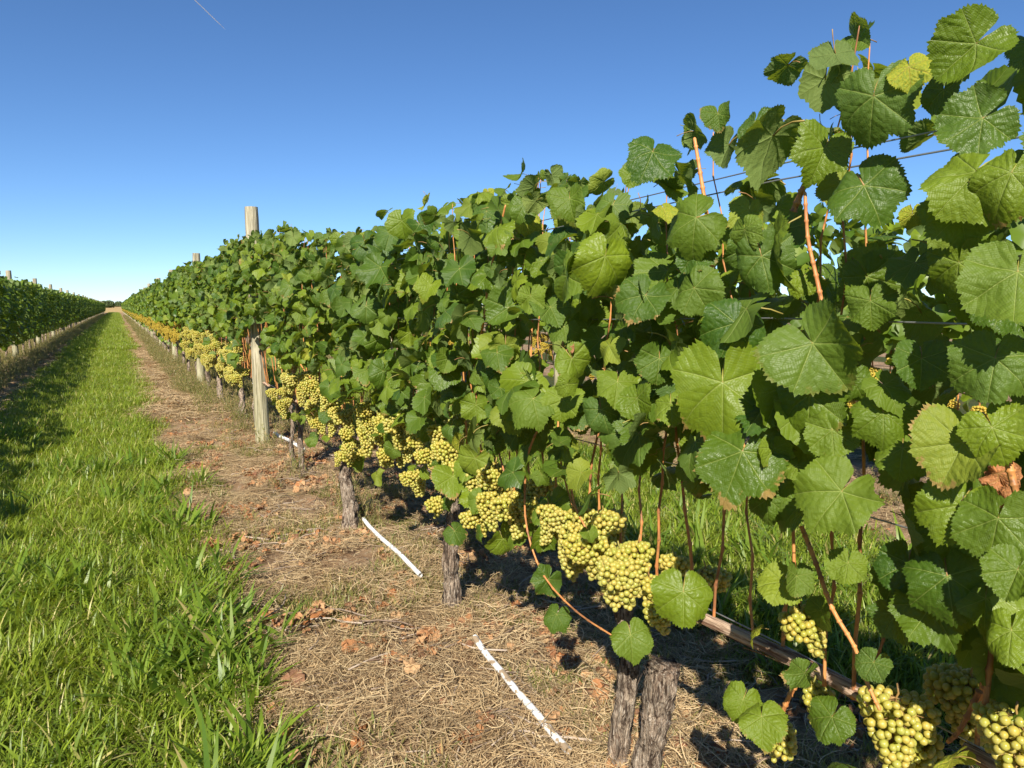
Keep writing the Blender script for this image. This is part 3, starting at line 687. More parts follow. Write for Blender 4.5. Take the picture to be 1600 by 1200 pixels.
FOOT = {0: (992, 1232), 1: (704, 950), 2: (548, 822), 3: (462, 738), 5: (380, 654), 6: (345, 627)}
vineY = [1.43+SPACE*k for k in range(-2, int((ROW_END-1.43)/SPACE))]
roots = {}
NEARK = range(-2, 9)
for k in NEARK:
    yc = 1.43+SPACE*k; bx = ROW0 + (.0 if k < 3 else random.uniform(-.03, .03))
    if k == 4: yc = 7.30
    if k in FOOT: q = px_on_ground(*FOOT[k]); yc = q.y; bx = q.x
    root = empty('grapevine', (bx, yc, float(gz(bx, yc))))
    tag(root, near_labels.get(k) or 'grapevine standing beside the camera outside the right edge', 'grapevine', 'grapevines of the sunlit row')
    roots[k] = root
    r = random.Random(50+k)
    if k == 0:
        lc = lambda px, py, X: px_on_x(px, py, X)-root.location
        A = [lc(968, 1290, 1.17), lc(964, 1180, 1.17), lc(976, 1090, 1.17), lc(985, 1020, 1.17), lc(972, 940, 1.18), lc(962, 890, 1.18)]
        B = [lc(975, 1320, 1.18), lc(1006, 1210, 1.18), lc(1026, 1120, 1.18), lc(1036, 1040, 1.18)]
        link('trunk', trunk_mb(A, .027, .021, 3, 56, 26, 90).build('trunk', [M['bark']]), root)
        o = link('trunk', trunk_mb(B, .030, .036, 5, 46, 30, 120).build('trunk', [M['bark']]), root); o['label'] = 'thick old trunk sawn off as a stump'
    elif k in (3,):
        for s, (a, b_) in enumerate([((.0, .03, .025), .016), ((.05, -.05, .05), .022)]):
            P = [(a[0], a[1], -.04), (a[0]-.01, a[1]+.05, .2), (a[0], a[1]+.03, .42), (0, a[1]*2+.05, .57)]
            link('trunk', trunk_mb(P, b_, b_*.7, 20+s).build('trunk', [M['bark']]), root)
    elif k in (5, 6):
        for s, dy in enumerate((-.16, .02)):
            P = [(0, dy, -.04), (-.01, dy*.6+.02, .12), (.0, .02, .28), (0, .04, .57)]
            link('trunk', trunk_mb(P, .034, .022, 30+k+s).build('trunk', [M['bark']]), root)
    else:
        wob = r.uniform(-.06, .06)
        P = [(0, 0, -.04), (.01, .02+wob*.4, .15), (-.01, .01+wob, .3), (.01, wob*.6, .44), (0, 0, .575)]
        r0 = {1: .031, 2: .039}.get(k, r.uniform(.030, .042))
        link('trunk', trunk_mb(P, r0, r0*.66, 10+k, 44, 22, 60).build('trunk', [M['bark']]), root)
    for a, b_ in ((.0, -.68), (.0, .68)):
        mb = MB(); P = cordon_path(a, b_, .575, .012, k)
        tube(mb, P, [.0155*(1-.25*i/len(P))*(1+.22*mnoise.noise(Vector((i*.7, k, 1)))) for i in range(len(P))], 12, 0, rough=.35)
        for _ in range(16):
            i = r.randrange(0, len(P)-3); a_ = r.uniform(0, 6.28); o_ = Vector((math.cos(a_), 0, math.sin(a_)))
            q = [P[i+j]+o_*(.0165+.012*(j-1)**2*r.random()*.5) for j in range(3)]
            w = Vector((-math.sin(a_), 0, math.cos(a_)))*r.uniform(.001, .003)
            mb.add([tuple(q[0]-w), tuple(q[0]+w), tuple(q[1]-w), tuple(q[1]+w), tuple(q[2])], [(0, 1, 3, 2), (2, 3, 4)])
        link('cordon', mb.build('cordon', [M['cordon']]), root)
    vine_leaves(root, yc, k)
    if k >= 4:
        n = 24
        for i in range(n):
            add_cluster(root, (-r.uniform(.08, .19) if r.random() < .8 else r.uniform(0, .1), (i/(n-1)-.5)*1.3+r.uniform(-.05, .05), r.uniform(.60, .98)), r.randrange(5), r.uniform(.9, 1.25), False, r.uniform(0, 6), r.uniform(-.15, .15))
    elif k >= 2:
        for i in range(20):
            add_cluster(root, (r.uniform(-.17, .03), r.uniform(-.75, .75), r.uniform(.56, .90)), r.randrange(5), r.uniform(.9, 1.1), False, r.uniform(0, 6))
    elif k == 1:
        for i in range(13): add_cluster(root, (r.uniform(-.13, .08), r.uniform(-.3, .68), r.uniform(.54, .78)), r.randrange(5), 1, False, r.uniform(0, 6))
def root_for(y):
    k = min(roots, key=lambda q: abs(roots[q].location.y-y)); return k, roots[k]
r = random.Random(99)
# the largest ones in the picture first: their berries are single pieces
for px, py, X, var, sc in sorted(HC, key=lambda h: (h[2] > 1.15, -h[1])):
    p = px_on_x(px, py, X); k, rt = root_for(p.y)
    add_cluster(rt, p-rt.location, var, sc, k <= 2, r.uniform(0, 6), r.uniform(-.12, .12))
def hero_leaf(px, py, w, ang, X, me):
    p = px_on_x(px, py, X); k, rt = root_for(p.y); d = px_depth(p)
    size = w/FPX*d/1.57
    c = (cam.location-p).normalized()
    n = c*.95 + Vector((-.25, -.1, .32)) + Vector((r.gauss(0, .16), r.gauss(0, .16), r.gauss(0, .12)))*(1 if w > 85 else (2.2 if w > 58 else 4))
    a = math.radians(ang); tip = CAMROT @ Vector((math.sin(a), -math.cos(a), 0))
    link('leaf', me, rt, mat4=leafm(p-rt.location, n, tip, min(size, .115)))
for i, (px, py, w, ang, X) in enumerate(HL): hero_leaf(px, py, w, ang+r.gauss(0, 12), X, hero_me[(i*5) % len(hero_me)])
for px, py, w, ang, X, c in HYEL: hero_leaf(px, py, w, ang, X, yel_me[0] if c == 'y' else dead_me[0])
for pts, X, rad in HCANE:
    P = [px_on_x(a, b_, X) for a, b_ in pts]; k, rt = root_for(P[len(P)//2].y)
    # smooth the path
    Q = []
    for i in range(len(P)-1):
        p0, p1, p2, p3 = P[max(i-1, 0)], P[i], P[i+1], P[min(i+2, len(P)-1)]
        for f in (0, .33, .66):
            Q.append(.5*((2*p1)+(p2-p0)*f+(2*p0-5*p1+4*p2-p3)*f*f+(3*p1-p0-3*p2+p3)*f**3)-rt.location)
    Q.append(P[-1]-rt.location); link('cane', cane_mesh(Q, rad, rad*.7), rt)

# ------------------------------------------------------------------ distant vines: shared part meshes
def far_parts(seed, side, h=1.96, nleaf=330, bot=.80, nclus=22, grow=1.0, berry_src=None):
    """side: -1 when the sunlit, stripped side faces -X"""
    r = random.Random(seed); fb = FastMB()
    for _ in range(nleaf):
        yl = r.uniform(-.71, .71); t = h+.16*mnoise.noise(Vector((yl*3, seed, 0)))-.02; b = bot+.06*mnoise.noise(Vector((yl*3, seed, 4)))
        z = b+(t-b)*r.random(); u = (z-b)/(t-b)
        w = (.23+.12*mnoise.noise(Vector((yl*3.3, z*3.3, seed))))*(1 if u < .9 else .6); x = r.choice((-1, 1))*w*(1-r.random()**2*.8)
        if r.random() < .04: z += .1*(u > .9)
        sg = -1 if x < 0 else 1
        n = Vector((sg*r.uniform(.3, 1.1), r.gauss(-.1, .5), r.uniform(.05, .95)))
        if u > .88: n = Vector((r.gauss(0, .6), r.gauss(0, .6), r.uniform(.2, 1)))
        fb.add(r.choice(low_a), np.array(leafm((x, yl, z), n, (sg*.2, r.gauss(0, .5), -1), r.uniform(.055, .092)*grow)), 0, r.random())
    for _ in range(22 if side < 0 else 60):
        fb.add(r.choice(low_a), np.array(leafm((r.uniform(-.18, .18), r.uniform(-.7, .7), r.uniform(.42, bot)), (side*r.uniform(.2, 1), r.gauss(0, .6), r.uniform(0, 1)), (0, r.gauss(0, .5), -1), r.uniform(.04, .075)*grow)), 0, r.random())
    fol = fb
    gb = FastMB()
    for i in range(nclus):
        lay = LAY[r.randrange(5)]; o = Vector((r.uniform(-.20, .08), (i/(max(1, nclus-1))-.5)*1.3+r.uniform(-.05, .05), r.uniform(.60, 1.0))); s = r.uniform(.9, 1.2)
        for p, q in lay[::1 if grow < 1.05 else 2]:
            m = np.eye(4); rr = q*s*(1.0 if grow < 1.05 else 1.35); m[0, 0] = m[1, 1] = m[2, 2] = rr; m[:3, 3] = o+p*s; gb.add(ico0_a, m, 0, r.random())
    tb = MB(); wob = r.uniform(-.07, .07)
    P = [(0, 0, -.05), (0, wob, .18), (0, wob*.5, .38), (0, 0, .575)]
    tube(tb, P, [.038, .026, .024, .020], 8, 0, rough=.5)
    tube(tb, [(0, -.69, .58), (0, 0, .57), (0, .69, .58)], .014, 6, 0, rough=.3)
    cb = MB()
    for j in range(12):
        y0 = (j/11-.5)*1.3; tube(cb, [(r.uniform(-.04, .02), y0, .58), (r.uniform(-.09, .05), y0+r.uniform(-.05, .05), 1.15)], .0058*(grow**2), 4, 0, cap=False)
    return fol, gb, tb, cb
def build_kit(seed, side, **kw):
    fol, gb, tb, cb = far_parts(seed, side, **kw)
    return dict(foliage=fol.build('foliage', [M['leaf_far']]), grape_cluster=gb.build('grape_cluster', [M['berry_far']]),
                trunk=tb.build('trunk', [M['bark']]), cane=cb.build('cane', [M['cane']]))
kitA = [build_kit(300+i, -1, bot=1.0, nleaf=400) for i in range(4)]
kitL = [build_kit(320+i, 1, bot=.62, nleaf=430, nclus=5, h=1.93) for i in range(4)]
def merge_kit(seed, **kw):
    fol, gb, tb, cb = far_parts(seed, 1, **kw); ft = arrays(tb); fc = arrays(cb); I = np.eye(4)
    out = FastMB()
    for f, mi in ((fol, 0), (gb, 1)):
        for i in range(len(f.V)):
            out.V.append(f.V[i]); out.L.append(f.L[i]+out.n); out.S.append(f.S[i]); out.M.append(np.full(len(f.S[i]), mi)); out.UV.append(f.UV[i]); out.T.append(f.T[i])
        out.n += f.n
    out.add(ft, I, 2); out.add(fc, I, 3)
    return out.build('grapevine', [M['leaf_far'], M['berry_far'], M['bark'], M['cane']])
wholeA = [merge_kit(340+i, bot=.97, nleaf=270, nclus=13+3*(i % 2), grow=1.25) for i in range(4)]
wholeL = [merge_kit(350+i, bot=.62, nleaf=260, nclus=4, grow=1.25, h=1.93) for i in range(4)]
def far_vine(x, y, kit, whole, label, group, detailed, i):
    r = random.Random(i*13+int(x*10)); z = float(gz(x, y)); rot = Matrix.Rotation(0, 4, 'Z')
    s = (1, 1, r.uniform(.96, 1.04))
    if detailed:
        root = empty('grapevine', (x, y, z)); tag(root, label, 'grapevine', group); root.scale = s
        if r.random() < .0: pass
        kt = kit[r.randrange(4)]; kt2 = kit[r.randrange(4)]
        for nm, me in (('foliage', kt['foliage']), ('grape_cluster', kt2['grape_cluster']), ('trunk', kt2['trunk']), ('cane', kt['cane'])):
            o = link(nm, me, root)
            if nm == 'foliage': o['kind'] = 'stuff'
    else:
        o = link('grapevine', whole[r.randrange(4)], loc=(x, y, z)); o.scale = s; tag(o, label, 'grapevine', group)
i = 0
for k in range(9, 123):
    y = 1.43+SPACE*k
    if y > ROW_END: break
    far_vine(ROW0+random.uniform(-.03, .03), y, kitA, wholeA, 'distant grapevine with yellow fruit band in the sunlit row past the second post', 'distant grapevines of the sunlit row', y < 45, k)
k = 0; y = 14.0
while y < ROW_END-4:
    far_vine(ROWL+random.uniform(-.03, .03), y, kitL, wholeL, 'shaded grapevine in the dark row across the grass lane', 'grapevines of the shaded row', y < 50, k); y += SPACE; k += 1
y = -0.4; k = 0
while y < 34:
    far_vine(ROWR+random.uniform(-.03, .03), y, kitA, wholeA, 'grapevine glimpsed through the leaves in the row behind', 'grapevines of the row behind', True, k); y += SPACE; k += 1
# the shaded row goes on beside and behind the camera and throws its shade on the grass
y = 14.0-SPACE
while y > -4:
    far_vine(ROWL, y, kitL, wholeL, 'shaded grapevine in the dark row across the grass lane', 'grapevines of the shaded row', True, k); y -= SPACE; k += 1

# ------------------------------------------------------------------ posts
def post_mesh(seed, h=2.17, rad=.062):
    r = random.Random(seed); mb = MB(); n = 22; rings = 26; V = []; F = []
    kn = [(r.uniform(0, 6.28), r.uniform(.2, 1.9)) for _ in range(4)]
    for i in range(rings+1):
        z = -.15+(h+.15)*i/rings
        for j in range(n):
            a = 2*math.pi*j/n; q = rad*(1.06-.10*i/rings)*(1+.03*mnoise.noise(Vector((math.cos(a)*2, math.sin(a)*2, z*2+seed))))
            q *= 1-.10*math.exp(-((a-1.9)/.10)**2)*(z > h-.75)      # drying crack
            for ka, kz in kn: q *= 1+.05*math.exp(-(((a-ka)*rad)**2+(z-kz)**2)/.0006)
            if i == rings: q *= .96
            V.append((math.cos(a)*q, math.sin(a)*q, z))
    for i in range(rings):
        for j in range(n): F.append((i*n+j, i*n+(j+1) % n, (i+1)*n+(j+1) % n, (i+1)*n+j))
    mb.add(V, F); b = rings*n
    top = [V[b+j] for j in range(n)]; mb.add(top, [tuple(range(n))])
    return mb.build('wooden_post', [M['wood']])
post_me = [post_mesh(i) for i in range(3)]
def staple_mb():
    mb = MB()
    for z in (.575, .92, 1.27, 1.56, 1.60): tube(mb, [(-.058, -.008, z-.01), (-.068, -.006, z), (-.068, .006, z), (-.058, .008, z-.01)], .0017, 4)
    return mb.build('staple', [M['wire']])
stap = staple_mb()
PL = {0: 'thick weathered wooden post, nearest of the sunlit row, standing above the leaves', 1: 'second wooden post of the sunlit row, top above the leaves', 2: 'third wooden post of the sunlit row, small top above the leaves'}
for row, y0, nm in ((ROW0, 6.92, 'sunlit row'), (ROWL, 21.4, 'shaded row'), (ROWR, 7.2, 'row behind')):
    i = 0; y = y0; p0 = px_on_ground(411, 697)
    while y < (ROW_END if row != ROWR else 35):
        z = float(gz(row, y)); o = link('wooden_post', post_me[i % 3], loc=(row, y, z) if not (row == ROW0 and i == 0) else (p0.x, p0.y, z))
        lean = (.012, .02, .006)[i % 3]; o.rotation_euler = (lean*.5, -lean, i*1.3 if i else 0)
        if row == ROW0 and i in PL: lab = PL[i]
        elif row == ROWL and i == 0: lab = 'wooden post at the left edge in the shaded row, bare foot showing'
        elif row == ROWL and i == 1: lab = 'second wooden post of the shaded row, top standing over the leaves'
        elif row == ROWR and i == 0: lab = 'pale wooden post glimpsed through the leaves in the row behind'
        else: lab = 'distant wooden post in the %s' % nm
        tag(o, lab, 'post', 'wooden posts of the %s' % nm)
        if i < 3: link('staple', stap, o)
        i += 1; y += 6.05
    if row == ROWL:
        for j in (1, 2, 3): 
            yy = y0-6.05*j; o = link('wooden_post', post_me[j % 3], loc=(row, yy, float(gz(row, yy)))); tag(o, 'distant wooden post in the shaded row', 'post', 'wooden posts of the shaded row')
# ------------------------------------------------------------------ trellis wires
WL = [(.600, .004, 'lowest trellis wire tied along the woody arm at fruit height'), (.925, .0, 'trellis wire at the lower edge of the leaves'), (1.28, -.04, 'trellis wire at eye height inside the leaves'),
      (1.545, -.05, 'lower wire of the pair near the leaf tops against the sky'), (1.60, .05, 'upper wire of the pair near the leaf tops against the sky')]
for row, nm in ((ROW0, 'sunlit row'), (ROWL, 'shaded row'), (ROWR, 'row behind')):
    for z, dx, lab in WL:
        mb = MB(); P = []; y = -6.0 if row == ROW0 else -2.0
        end = ROW_END if row != ROWR else 35
        while y < end:
            s = ((y-6.92) % 6.05)/6.05; P.append((row+dx-.0, y, z-.035*4*s*(1-s)+.0)); y += .5 if y < 20 else 6.05
        tube(mb, P, .0017, 5, 0)
        tag(link('trellis_wire', mb.build('trellis_wire', [M['wire']])), lab + (' of the '+nm if row != ROW0 else ', sunlit row'), 'wire', 'trellis wires')
# ------------------------------------------------------------------ white pipes
def pipe(a, b_, rad, label, sag=.0):
    A = px_on_ground(*a); B = px_on_ground(*b_); mb = MB(); P = []
    for i in range(9):
        q = A.lerp(B, i/8); q.z = float(gz(q.x, q.y))+rad+.022+(.006 if i in (0, 8) else 0)-.012*abs(math.sin(i*1.1))*sag; P.append(q)
    c = P[4].copy(); P = [p-c for p in P]
    # thin-walled open tube
    tube(mb, P, rad, 12, 0, cap=False); tube(mb, P[::-1], rad*.8, 12, 0, cap=False)
    o = link('plastic_pipe', mb.build('plastic_pipe', [M['pipe_dirty' if sag else 'pipe']]), loc=c); tag(o, label, 'pipe', 'white pipes lying under the vines')
    return o
pipe((568, 818), (657, 910), .0115, 'white plastic pipe lying from the hollow trunk across the straw')
pipe((742, 1015), (888, 1200), .0115, 'soil-stained white pipe half buried at the bottom beside the double trunk', .5)
pipe((430, 686), (474, 712), .016, 'short white pipe on the soil beside the thick wooden post')

# ------------------------------------------------------------------ scattering
def scatter(name, variants, P, rot, scl, idx):
    col = bpy.data.collections.new(name+'_sources')
    for i, me in enumerate(variants):
        col.objects.link(bpy.data.objects.new('%s_source_%02d' % (name, i), me))
    me = bpy.data.meshes.new(name); n = len(P); me.vertices.add(n); me.vertices.foreach_set('co', np.asarray(P, float).ravel())
    a = me.attributes.new('rot', 'FLOAT_VECTOR', 'POINT'); a.data.foreach_set('vector', np.asarray(rot, float).ravel())
    a = me.attributes.new('scl', 'FLOAT', 'POINT'); a.data.foreach_set('value', np.asarray(scl, float))
    a = me.attributes.new('idx', 'INT', 'POINT'); a.data.foreach_set('value', np.asarray(idx, np.int32))
    o = link(name, me)
    ng = bpy.data.node_groups.new(name, 'GeometryNodeTree')
    ng.interface.new_socket('Geometry', in_out='INPUT', socket_type='NodeSocketGeometry'); ng.interface.new_socket('Geometry', in_out='OUTPUT', socket_type='NodeSocketGeometry')
    N = ng.nodes.new; gi = N('NodeGroupInput'); go = N('NodeGroupOutput'); ins = N('GeometryNodeInstanceOnPoints'); ci = N('GeometryNodeCollectionInfo')
    ci.inputs['Collection'].default_value = col; ci.inputs['Separate Children'].default_value = True; ci.inputs['Reset Children'].default_value = True
    def att(nm, ty):
        q = N('GeometryNodeInputNamedAttribute'); q.data_type = ty; q.inputs[0].default_value = nm; return q.outputs['Attribute']
    e2r = N('FunctionNodeEulerToRotation'); L = ng.links.new
    L(gi.outputs[0], ins.inputs['Points']); L(ci.outputs[0], ins.inputs['Instance']); ins.inputs['Pick Instance'].default_value = True
    L(att('idx', 'INT'), ins.inputs['Instance Index']); L(att('rot', 'FLOAT_VECTOR'), e2r.inputs[0]); L(e2r.outputs[0], ins.inputs['Rotation'])
    L(att('scl', 'FLOAT'), ins.inputs['Scale']); L(ins.outputs[0], go.inputs[0])
    md = o.modifiers.new('scatter', 'NODES'); md.node_group = ng
    return o
def blade(mb, r, base, L, w, lean, az, seg=3, mi=0, lift=1.0, droop=0.0):
    d = Vector((math.cos(az), math.sin(az), 0)); s = Vector((-d.y, d.x, 0)); V = []; F = []; UV = []
    p = Vector(base); ang = lean
    for i in range(seg+1):
        u = i/seg; ww = w*(1-u**1.8)*(.55+.45*min(1, u*3)) if i else w*.5
        V += [tuple(p-s*ww), tuple(p+s*ww)]
        p = p + (Vector((0, 0, 1))*math.cos(ang)+d*math.sin(ang))*(L/seg); ang += droop/seg*(.6+.8*u)
    for i in range(seg):
        F.append((2*i, 2*i+1, 2*i+3, 2*i+2)); UV += [(0, i/seg), (1, i/seg), (1, (i+1)/seg), (0, (i+1)/seg)]
    mb.add(V, F, mi, UV, r.random())
def tuft(seed, n, rad, L, w, lean, droop, mat, seg=3):
    r = random.Random(seed); mb = MB()
    for _ in range(n):
        a = r.uniform(0, 6.28); q = rad*math.sqrt(r.random()); az = r.uniform(0, 6.28) if r.random() < .5 else a
        blade(mb, r, (q*math.cos(a), q*math.sin(a), -.005), r.uniform(*L), r.uniform(*w), r.uniform(*lean), az, seg, 0, 1, r.uniform(*droop))
    return mb.build('tuft', [mat])
def strewn(seed, n, rad, L, w, mat, h=.02):
    r = random.Random(seed); mb = MB(); flow = r.uniform(0, 6.28)
    for _ in range(n):
        a = r.uniform(0, 6.28); q = rad*math.sqrt(r.random()); c = Vector((q*math.cos(a), q*math.sin(a), r.uniform(0, h)))
        az = flow + r.gauss(0, 1.1); l = r.uniform(*L); ww = r.uniform(*w); cur = r.gauss(0, 1.2); V = []; F = []
        p = c - Vector((math.cos(az), math.sin(az), 0))*l/2; seg = 4; dz = r.gauss(0, .16)
        for i in range(seg+1):
            s = Vector((-math.sin(az), math.cos(az), .25)); V += [tuple(p-s*ww), tuple(p+s*ww)]
            p = p+Vector((math.cos(az), math.sin(az), dz*math.cos(i*1.2)))*(l/seg); az += cur/seg
        for i in range(seg): F.append((2*i, 2*i+1, 2*i+3, 2*i+2))
        mb.add(V, F, 0, None, r.random())
    return mb.build('straw', [mat])

lawn = [tuft(i, 36, .085, (.03, .10), (.0016, .0042), (.1, 1.35), (.1, 1.9), M['grass']) for i in range(6)]
tall = [tuft(20+i, 26, .06, (.09, .20), (.0018, .0038), (.2, 1.1), (.4, 2.0), M['grass'], 4) for i in range(3)]
straps = [tuft(40+i, 13, .035, (.09, .20), (.005, .0095), (.35, 1.15), (.3, 1.1), M['strap'], 5) for i in range(4)]
weeds = [tuft(60+i, 40, .05, (.015, .05), (.0015, .004), (.3, 1.4), (0, 1), M['weed']) for i in range(3)]
farl = [tuft(80+i, 50, .16, (.04, .12), (.004, .008), (.1, 1.2), (.1, 1.5), M['grass'], 2) for i in range(3)]
straw = [strewn(100+i, 60, .12, (.02, .13), (.0005, .0013), M['straw'], .030) for i in range(8)]
strawfar = [strewn(120+i, 40, .22, (.08, .22), (.0016, .003), M['straw'], .03) for i in range(3)]
R3 = np.random.default_rng(5)
def rows_s(x): return np.abs(((x-ROW0+1.71) % 3.42)-1.71)
def edge_noise(x, y): return np.array([mnoise.noise(Vector((a*1.7, b*1.7, 2)))*.22+mnoise.noise(Vector((a*6, b*6, 9)))*.10 for a, b in zip(x, y)])
def sample(n, x0, x1, y0, y1, pw=1.0):
    x = R3.uniform(x0, x1, n); y = y0+(y1-y0)*R3.random(n)**pw; return x, y
def put(name, label, variants, x, y, scl, zoff=0, flat=False, tiltamt=.15, kind='stuff', idx=None):
    n = len(x); z = gz(x, y)+zoff
    rot = np.stack([R3.normal(0, tiltamt, n), R3.normal(0, tiltamt, n), R3.uniform(0, 6.28, n)], -1)
    o = scatter(name, variants, np.stack([x, y, z], -1), rot, scl, R3.integers(0, len(variants), n) if idx is None else idx)
    tag(o, label, kind=kind); return o
# lane grass
def grassy(x, y, bias=0.0):
    e = rows_s(x)+edge_noise(x, y); return R3.random(len(x)) < np.clip((e-.80-bias)/.14, 0, 1)
xa, ya = sample(5200, -1.45, .62, 1.2, 9); xb, yb = sample(4200, 1.9, 4.0, .6, 9); xc, yc_ = sample(5200, -1.5, .55, 9, 26); xd, yd = sample(2200, 1.9, 4.0, 9, 26)
x = np.concatenate([xa, xb, xc, xd]); y = np.concatenate([ya, yb, yc_, yd]); m = grassy(x, y); x, y = x[m], y[m]
put('lane_grass', 'short green grass in the lanes between the vine rows', lawn, x, y, R3.uniform(.8, 1.5, len(x)))
xa, ya = sample(1500, -1.5, .65, 1.2, 22); xb, yb = sample(500, 1.9, 4.0, .6, 12); x = np.concatenate([xa, xb]); y = np.concatenate([ya, yb])
m = grassy(x, y) & (np.array([mnoise.noise(Vector((a*1.1, b*1.1, 5))) for a, b in zip(x, y)]) > -.12); x, y = x[m], y[m]
put('tall_grass', 'longer arching grass tufts in the lane', tall, x, y, R3.uniform(.6, 1.15, len(x)))
x, y = sample(1500, -1.3, .70, 1.2, 9, 1.7); m = grassy(x, y, -.08) & (np.array([mnoise.noise(Vector((a*1.6, b*1.6, 12))) for a, b in zip(x, y)]) > (-.12+y*.04)); xs1, ys1 = x[m], y[m]
x, y = sample(350, 2.0, 3.9, .8, 6); m = grassy(x, y); xs1 = np.concatenate([xs1, x[m]]); ys1 = np.concatenate([ys1, y[m]])
put('plantain_clumps', 'broad strap-leaved weeds among the near grass', straps, xs1, ys1, R3.uniform(.7, 1.45, len(xs1)), tiltamt=.1)
xa, ya = sample(9000, -1.5, .5, 24, ROW_END+6, 1.5); xb, yb = sample(900, 1.9, 4, 24, 60); x = np.concatenate([xa, xb]); y = np.concatenate([ya, yb]); m = grassy(x, y); x, y = x[m], y[m]
put('far_lane_grass', 'green grass of the lane running to the horizon', farl, x, y, R3.uniform(.8, 1.5, len(x)))
# straw on the strips
def strip(x, y, w=.86): e = rows_s(x)+edge_noise(x, y)*.7; return R3.random(len(x)) < np.clip((w+.08-e)/.16, 0, 1)
xa, ya = sample(2300, .25, 2.2, .9, 9, 1.1); xb, yb = sample(900, 3.6, 5.6, 1.5, 9); x = np.concatenate([xa, xb]); y = np.concatenate([ya, yb]); m = strip(x, y) & (np.array([mnoise.noise(Vector((a*2.3, b*2.3, 31)))+.4*mnoise.noise(Vector((a*7, b*7, 3))) for a, b in zip(x, y)]) > -.16); x, y = x[m], y[m]
put('straw_litter', 'dry straw strewn over the soil under the vines', straw, x, y, R3.uniform(.7, 1.3, len(x)), .003, tiltamt=.08)
xa, ya = sample(3800, .2, 2.2, 9, 60, 1.4); xb, yb = sample(4000, -3.2, -1.1, 4, 90, 1.3); x = np.concatenate([xa, xb]); y = np.concatenate([ya, yb]); m = strip(x, y); x, y = x[m], y[m]
put('far_straw_litter', 'dry straw on the soil further along the rows', strawfar, x, y, R3.uniform(.7, 1.4, len(x)), .003, tiltamt=.08)
# weeds on the strips
xa, ya = sample(1500, .3, 2.2, 1.2, 40, 1.5); xe, ye = sample(1500, .35, 1.15, 1.3, 7); xa = np.concatenate([xa, xe]); ya = np.concatenate([ya, ye]); xb, yb = sample(1500, -3.1, -1.2, 6, 70, 1.3); x = np.concatenate([xa, xb]); y = np.concatenate([ya, yb])
m = strip(x, y, .9) & (np.array([mnoise.noise(Vector((a*1.5, b*1.5, 44))) for a, b in zip(x, y)]) > .05); x, y = x[m], y[m]
put('soil_weeds', 'small green weeds growing in the bare soil', weeds, x, y, R3.uniform(.6, 1.5, len(x)))
# fallen leaves
xa, ya = sample(4200, .35, 2.1, 1.2, 8, .95); xb, yb = sample(6500, .3, 2.1, 8, 60, 1.3); xc, yc_ = sample(1500, -3.1, -1.2, 8, 70, 1.3); xd, yd = sample(260, 3.7, 5.3, 1.5, 8)
x = np.concatenate([xa, xb, xc, xd]); y = np.concatenate([ya, yb, yc_, yd]); m = strip(x, y, .9) & (np.array([mnoise.noise(Vector((a*2.6, b*2.6, 77)))+.5*mnoise.noise(Vector((a*8, b*8, 7))) for a, b in zip(x, y)]) > .02); x, y = x[m], y[m]
o = put('fallen_leaves', 'brown fallen vine leaves scattered under the rows', dead_me, x, y, R3.uniform(.010, .040, len(x)), .020, tiltamt=.4)
# tall dry weeds at the feet of the vines
rough = []
for i in range(4):
    rr = random.Random(700+i); mb = MB()
    for _ in range(16):
        a = rr.uniform(0, 6.28); q = .1*rr.random(); h = rr.uniform(.06, .22); az = rr.uniform(0, 6.28); b0 = Vector((q*math.cos(a), q*math.sin(a), 0)); d = Vector((math.cos(az), math.sin(az), 0))*h*rr.uniform(.1, .6)
        P = [b0, b0+d*.3+Vector((0, 0, h*.5)), b0+d+Vector((0, 0, h))]; tube(mb, P, .0011, 3, 0, cap=False, tint=rr.random())
        for _ in range(7):
            t_ = rr.uniform(.15, 1); blade(mb, rr, P[0].lerp(P[2], t_), rr.uniform(.012, .04), rr.uniform(.002, .006), rr.uniform(.3, 1.5), rr.uniform(0, 6.28), 2)
    rough.append(mb.build('rough_weed', [M['weed']]))
xa, ya = sample(330, .85, 1.75, 3.2, 12, 1.0); xb, yb = sample(4200, .75, 1.75, 11, 110, 1.5); xc, yc_ = sample(5200, -2.75, -1.6, 6, 130, 1.3); xd, yd = sample(300, 4.1, 5.2, 2, 20)
x = np.concatenate([xa, xb, xc, xd]); y = np.concatenate([ya, yb, yc_, yd]); m = np.array([mnoise.noise(Vector((a*1.9, b*1.9, 54))) for a, b in zip(x, y)]) > np.where(x > 0, np.where(y > 9, -.12, .02), -.3); m &= ~((y < 5) & (x < 1.2)); x, y = x[m], y[m]
put('rough_weeds', 'dry and green weeds standing at the feet of the vines', rough, x, y, R3.uniform(.5, 1.3, len(x)))
xx, yy = sample(2600, 1.15, 2.1, .9, 5); m = (np.array([mnoise.noise(Vector((a*1.9, b*1.9, 64))) for a, b in zip(xx, yy)]) > -.1); xx, yy = xx[m], yy[m]
put('creeping_weeds', 'low creeping green weeds in the shade behind the trunks', weeds, xx, yy, R3.uniform(.5, 1.2, len(xx)))
